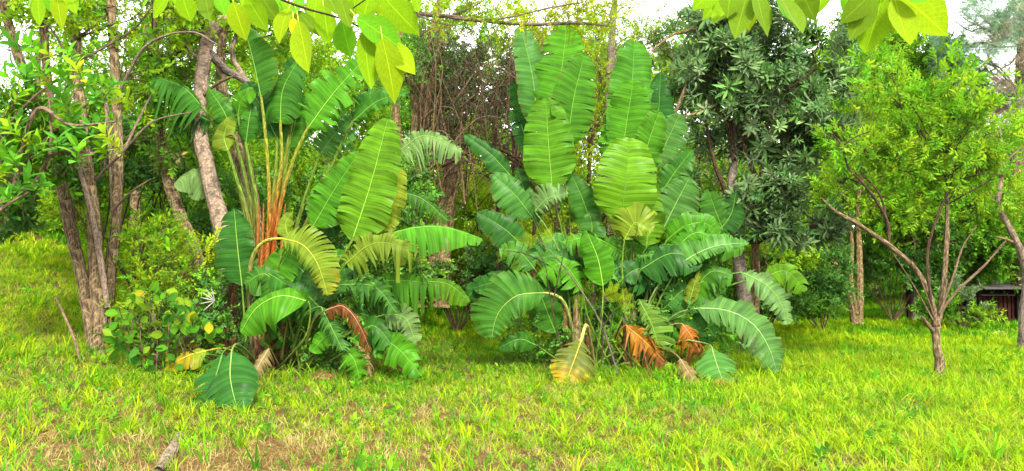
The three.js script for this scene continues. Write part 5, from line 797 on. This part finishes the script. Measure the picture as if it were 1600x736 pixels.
sow(7500, 4.8, 15, (x, z, d) => {
  const dr = dryness(x, z), li = litter(x, z), c = fbm(x * 0.7 + 8, z * 0.7 + 4); if (rnd() < li || rnd() < dr * 0.5 || c + 0.35 * sm(-2.5, -5, x) < rr(-0.1, 0.6)) return;
  tall[Math.floor(rnd() * 3)].push([place(V(x, height(x, z), z), V(rr(-.3, .3), 1, rr(-.3, .3)), rr(0.55, 1.15)), tint(rnd() < 0.4 ? T_green : T_sun)]);
});
for (const [px, py, w, n] of [[155, 550, 60, 60], [1467, 592, 26, 26], [1340, 505, 30, 30], [1170, 562, 40, 30], [1600, 556, 30, 24], [440, 590, 190, 90], [985, 592, 200, 100], [250, 592, 120, 60]]) for (let k = 0; k < n; k++) { const p = G(px + rr(-w, w) , py + rr(-4, 10)); tall[k % 3].push([place(p, V(rr(-.3, .3), 1, rr(-.3, .3)), rr(0.5, 1)), tint(rnd() < 0.6 ? T_green : T_sun)]); }
const weeds = [[], []]; sow(2600, 4.8, 14, (x, z) => { const c = fbm(x * 0.9 + 40, z * 0.9); if (c < rr(-0.2, 0.6) || rnd() < litter(x, z) * 0.6) return; weeds[rnd() < 0.5 ? 0 : 1].push([place(V(x, height(x, z) - 0.02, z), V(rr(-.9, .9), 1, rr(-.9, .9)), rr(0.35, 0.8)), tint(rnd() < 0.5 ? GREEN : FRESH)]); });
function turf(name, label, category, shapes, lists, mat) { const t = thing(name, label, category, V(0, 0, -8), null, 'stuff'); shapes.forEach((s, i) => lists[i].length && instanced(t, 'blades', s, mat, lists[i])); }
turf('grass', 'short lime green turf covering the near and middle ground', 'grass', turfShapes, lawn, M_grass);
turf('far_grass', 'bright green grass of the far lawn and slope', 'grass', farShapes, far, M_grass);
turf('dry_grass', 'pale dry straw lying in the bare patches', 'dry grass', strawShapes, straw, M_straw);
turf('tall_grass', 'longer arching grass blades standing through the turf', 'grass', tallShapes, tall, M_grass);
turf('weeds', 'small leafy weeds scattered through the turf', 'weeds', [S_small[0], S_mid[1]], weeds, M_leaf);
// single broad-bladed tufts and weeds that can be told apart
reseed(720);
const tuftGeo = [tuft(16, 0.42, 0.02, 1.0, 0.45), tuft(13, 0.36, 0.024, 1.1, 0.5), tuft(18, 0.4, 0.012, 0.6, 0.2)], tuftMat = [C(0.14, 0.24, 0.004), C(0.08, 0.2, 0.005), C(0.18, 0.24, 0.006)].map((c) => { const m = M_grass.clone(); m.color = c; return m; });
const weedGeo = (() => { const out = []; for (let v = 0; v < 3; v++) { const M = new Mesher(); for (let f = 0; f < 3; f++) { const a = rr(0, 6.28), L = rr(0.16, 0.3), dir = V(Math.cos(a) * 0.45, 1, Math.sin(a) * 0.45).normalize(), S = V(-Math.sin(a), 0, Math.cos(a)); for (let k = 0; k < 13; k++) for (const s of [-1, 1]) { const q = k / 13, o = dir.clone().multiplyScalar(L * q); o.y -= 0.12 * L * q * q; leafInto(M, o, S.clone().multiplyScalar(s).addScaledVector(dir, 0.4), V(0, 0.4, 1), 0.05 * (1 - q * 0.8) * Math.min(1, 0.35 + q * 4), 0.02, { n: 2 }); } } out.push(M.geo()); } return out; })();
function sprout(geo, mat, px, py, s, name, label, group) { const b = G(px, py), m = lit(new THREE.Mesh(geo, mat)); m.name = numbered(name); m.position.copy(b); m.rotation.y = rnd() * 6.28; m.scale.setScalar(s); m.userData = { label, category: name === 'fern_weed' ? 'fern' : 'grass tuft', group }; scene.add(m); }
const tufts = [[100, 650, .8, 1, 'bright tuft of broad blades halfway up the left edge of the near lawn'], [60, 600, .9, 1, 'broad-bladed tuft below the leaning dead stick'], [30, 560, .9, 0, 'long-bladed tuft at the left edge on the slope'], [20, 690, .7, 1, 'low broad tuft in the lower left corner'], [640, 570, .8, 2, 'upright fine tuft just right of the flat brown dead leaf'], [668, 592, .8, 2, 'fine upright tuft in the gap in front of the two big plants'], [880, 690, .75, 1, 'arching broad tuft on the lawn below the yellowing leaf'], [905, 645, .6, 1, 'small tuft close below the yellowing leaf'], [1500, 730, 1.1, 1, 'large arching tuft at the bottom edge below the small forked tree'], [1555, 725, 1.2, 1, 'largest pale arching tuft in the lower right corner'], [1390, 730, .8, 1, 'broad tuft at the bottom edge left of the arching tufts'], [1180, 592, .8, 1, 'bright tuft under the drooping tip of the long pale leaf'], [1212, 602, .8, 0, 'slim tuft right of the drooping tip of the long pale leaf'], [1020, 588, .8, 0, 'tuft growing under the orange dead leaf'], [1048, 594, .7, 1, 'tuft between the two orange dead leaves'], [1580, 592, 1, 2, 'spiky upright tuft near the grey trunk at the right edge'], [330, 690, .5, 1, 'small tuft just right of the pale log'], [700, 530, .8, 2, 'tall fine tuft in the shaded gap between the two big plants'], [1280, 720, .6, 0, 'small tuft at the bottom edge right of centre'], [60, 480, .8, 0, 'tuft on the slope left of the brown tree']];
for (const [x, y, s, g, label] of tufts) sprout(tuftGeo[g], tuftMat[Math.floor(rnd() * 3)], x, y, s * rr(0.9, 1.15), 'grass_tuft', label, 'broad-bladed tufts in the lawn');
const ferns = [[160, 700, 1, 'fern-like weed left of the pale log'], [122, 726, .9, 'fern-like weed at the bottom edge left of the pale log'], [445, 600, 1, 'upright fern-like weed in front of the plant with orange-red stalks'], [492, 592, .8, 'little fern-like weed beside the curled tan dead leaf'], [785, 662, 1, 'pale fern-like weed in the middle of the lawn'], [690, 672, .8, 'small fern-like weed left of the middle of the lawn'], [410, 594, .9, 'fern-like weed right of the drooping dark leaf'], [1150, 642, .7, 'small fern-like weed below the pale leaf with a yellow tip'], [40, 655, .9, 'fern-like weed at the left edge of the near lawn']];
for (const [x, y, s, label] of ferns) sprout(weedGeo[Math.floor(rnd() * 3)], tuftMat[Math.floor(rnd() * 3)], x, y, s, 'fern_weed', label, 'fern-like weeds in the lawn');
console.log('turf', lawn.map((l) => l.length).join(), tall.map((l) => l.length).join(), straw.map((l) => l.length).join());
console.log('done');
renderer.render(scene, camera);
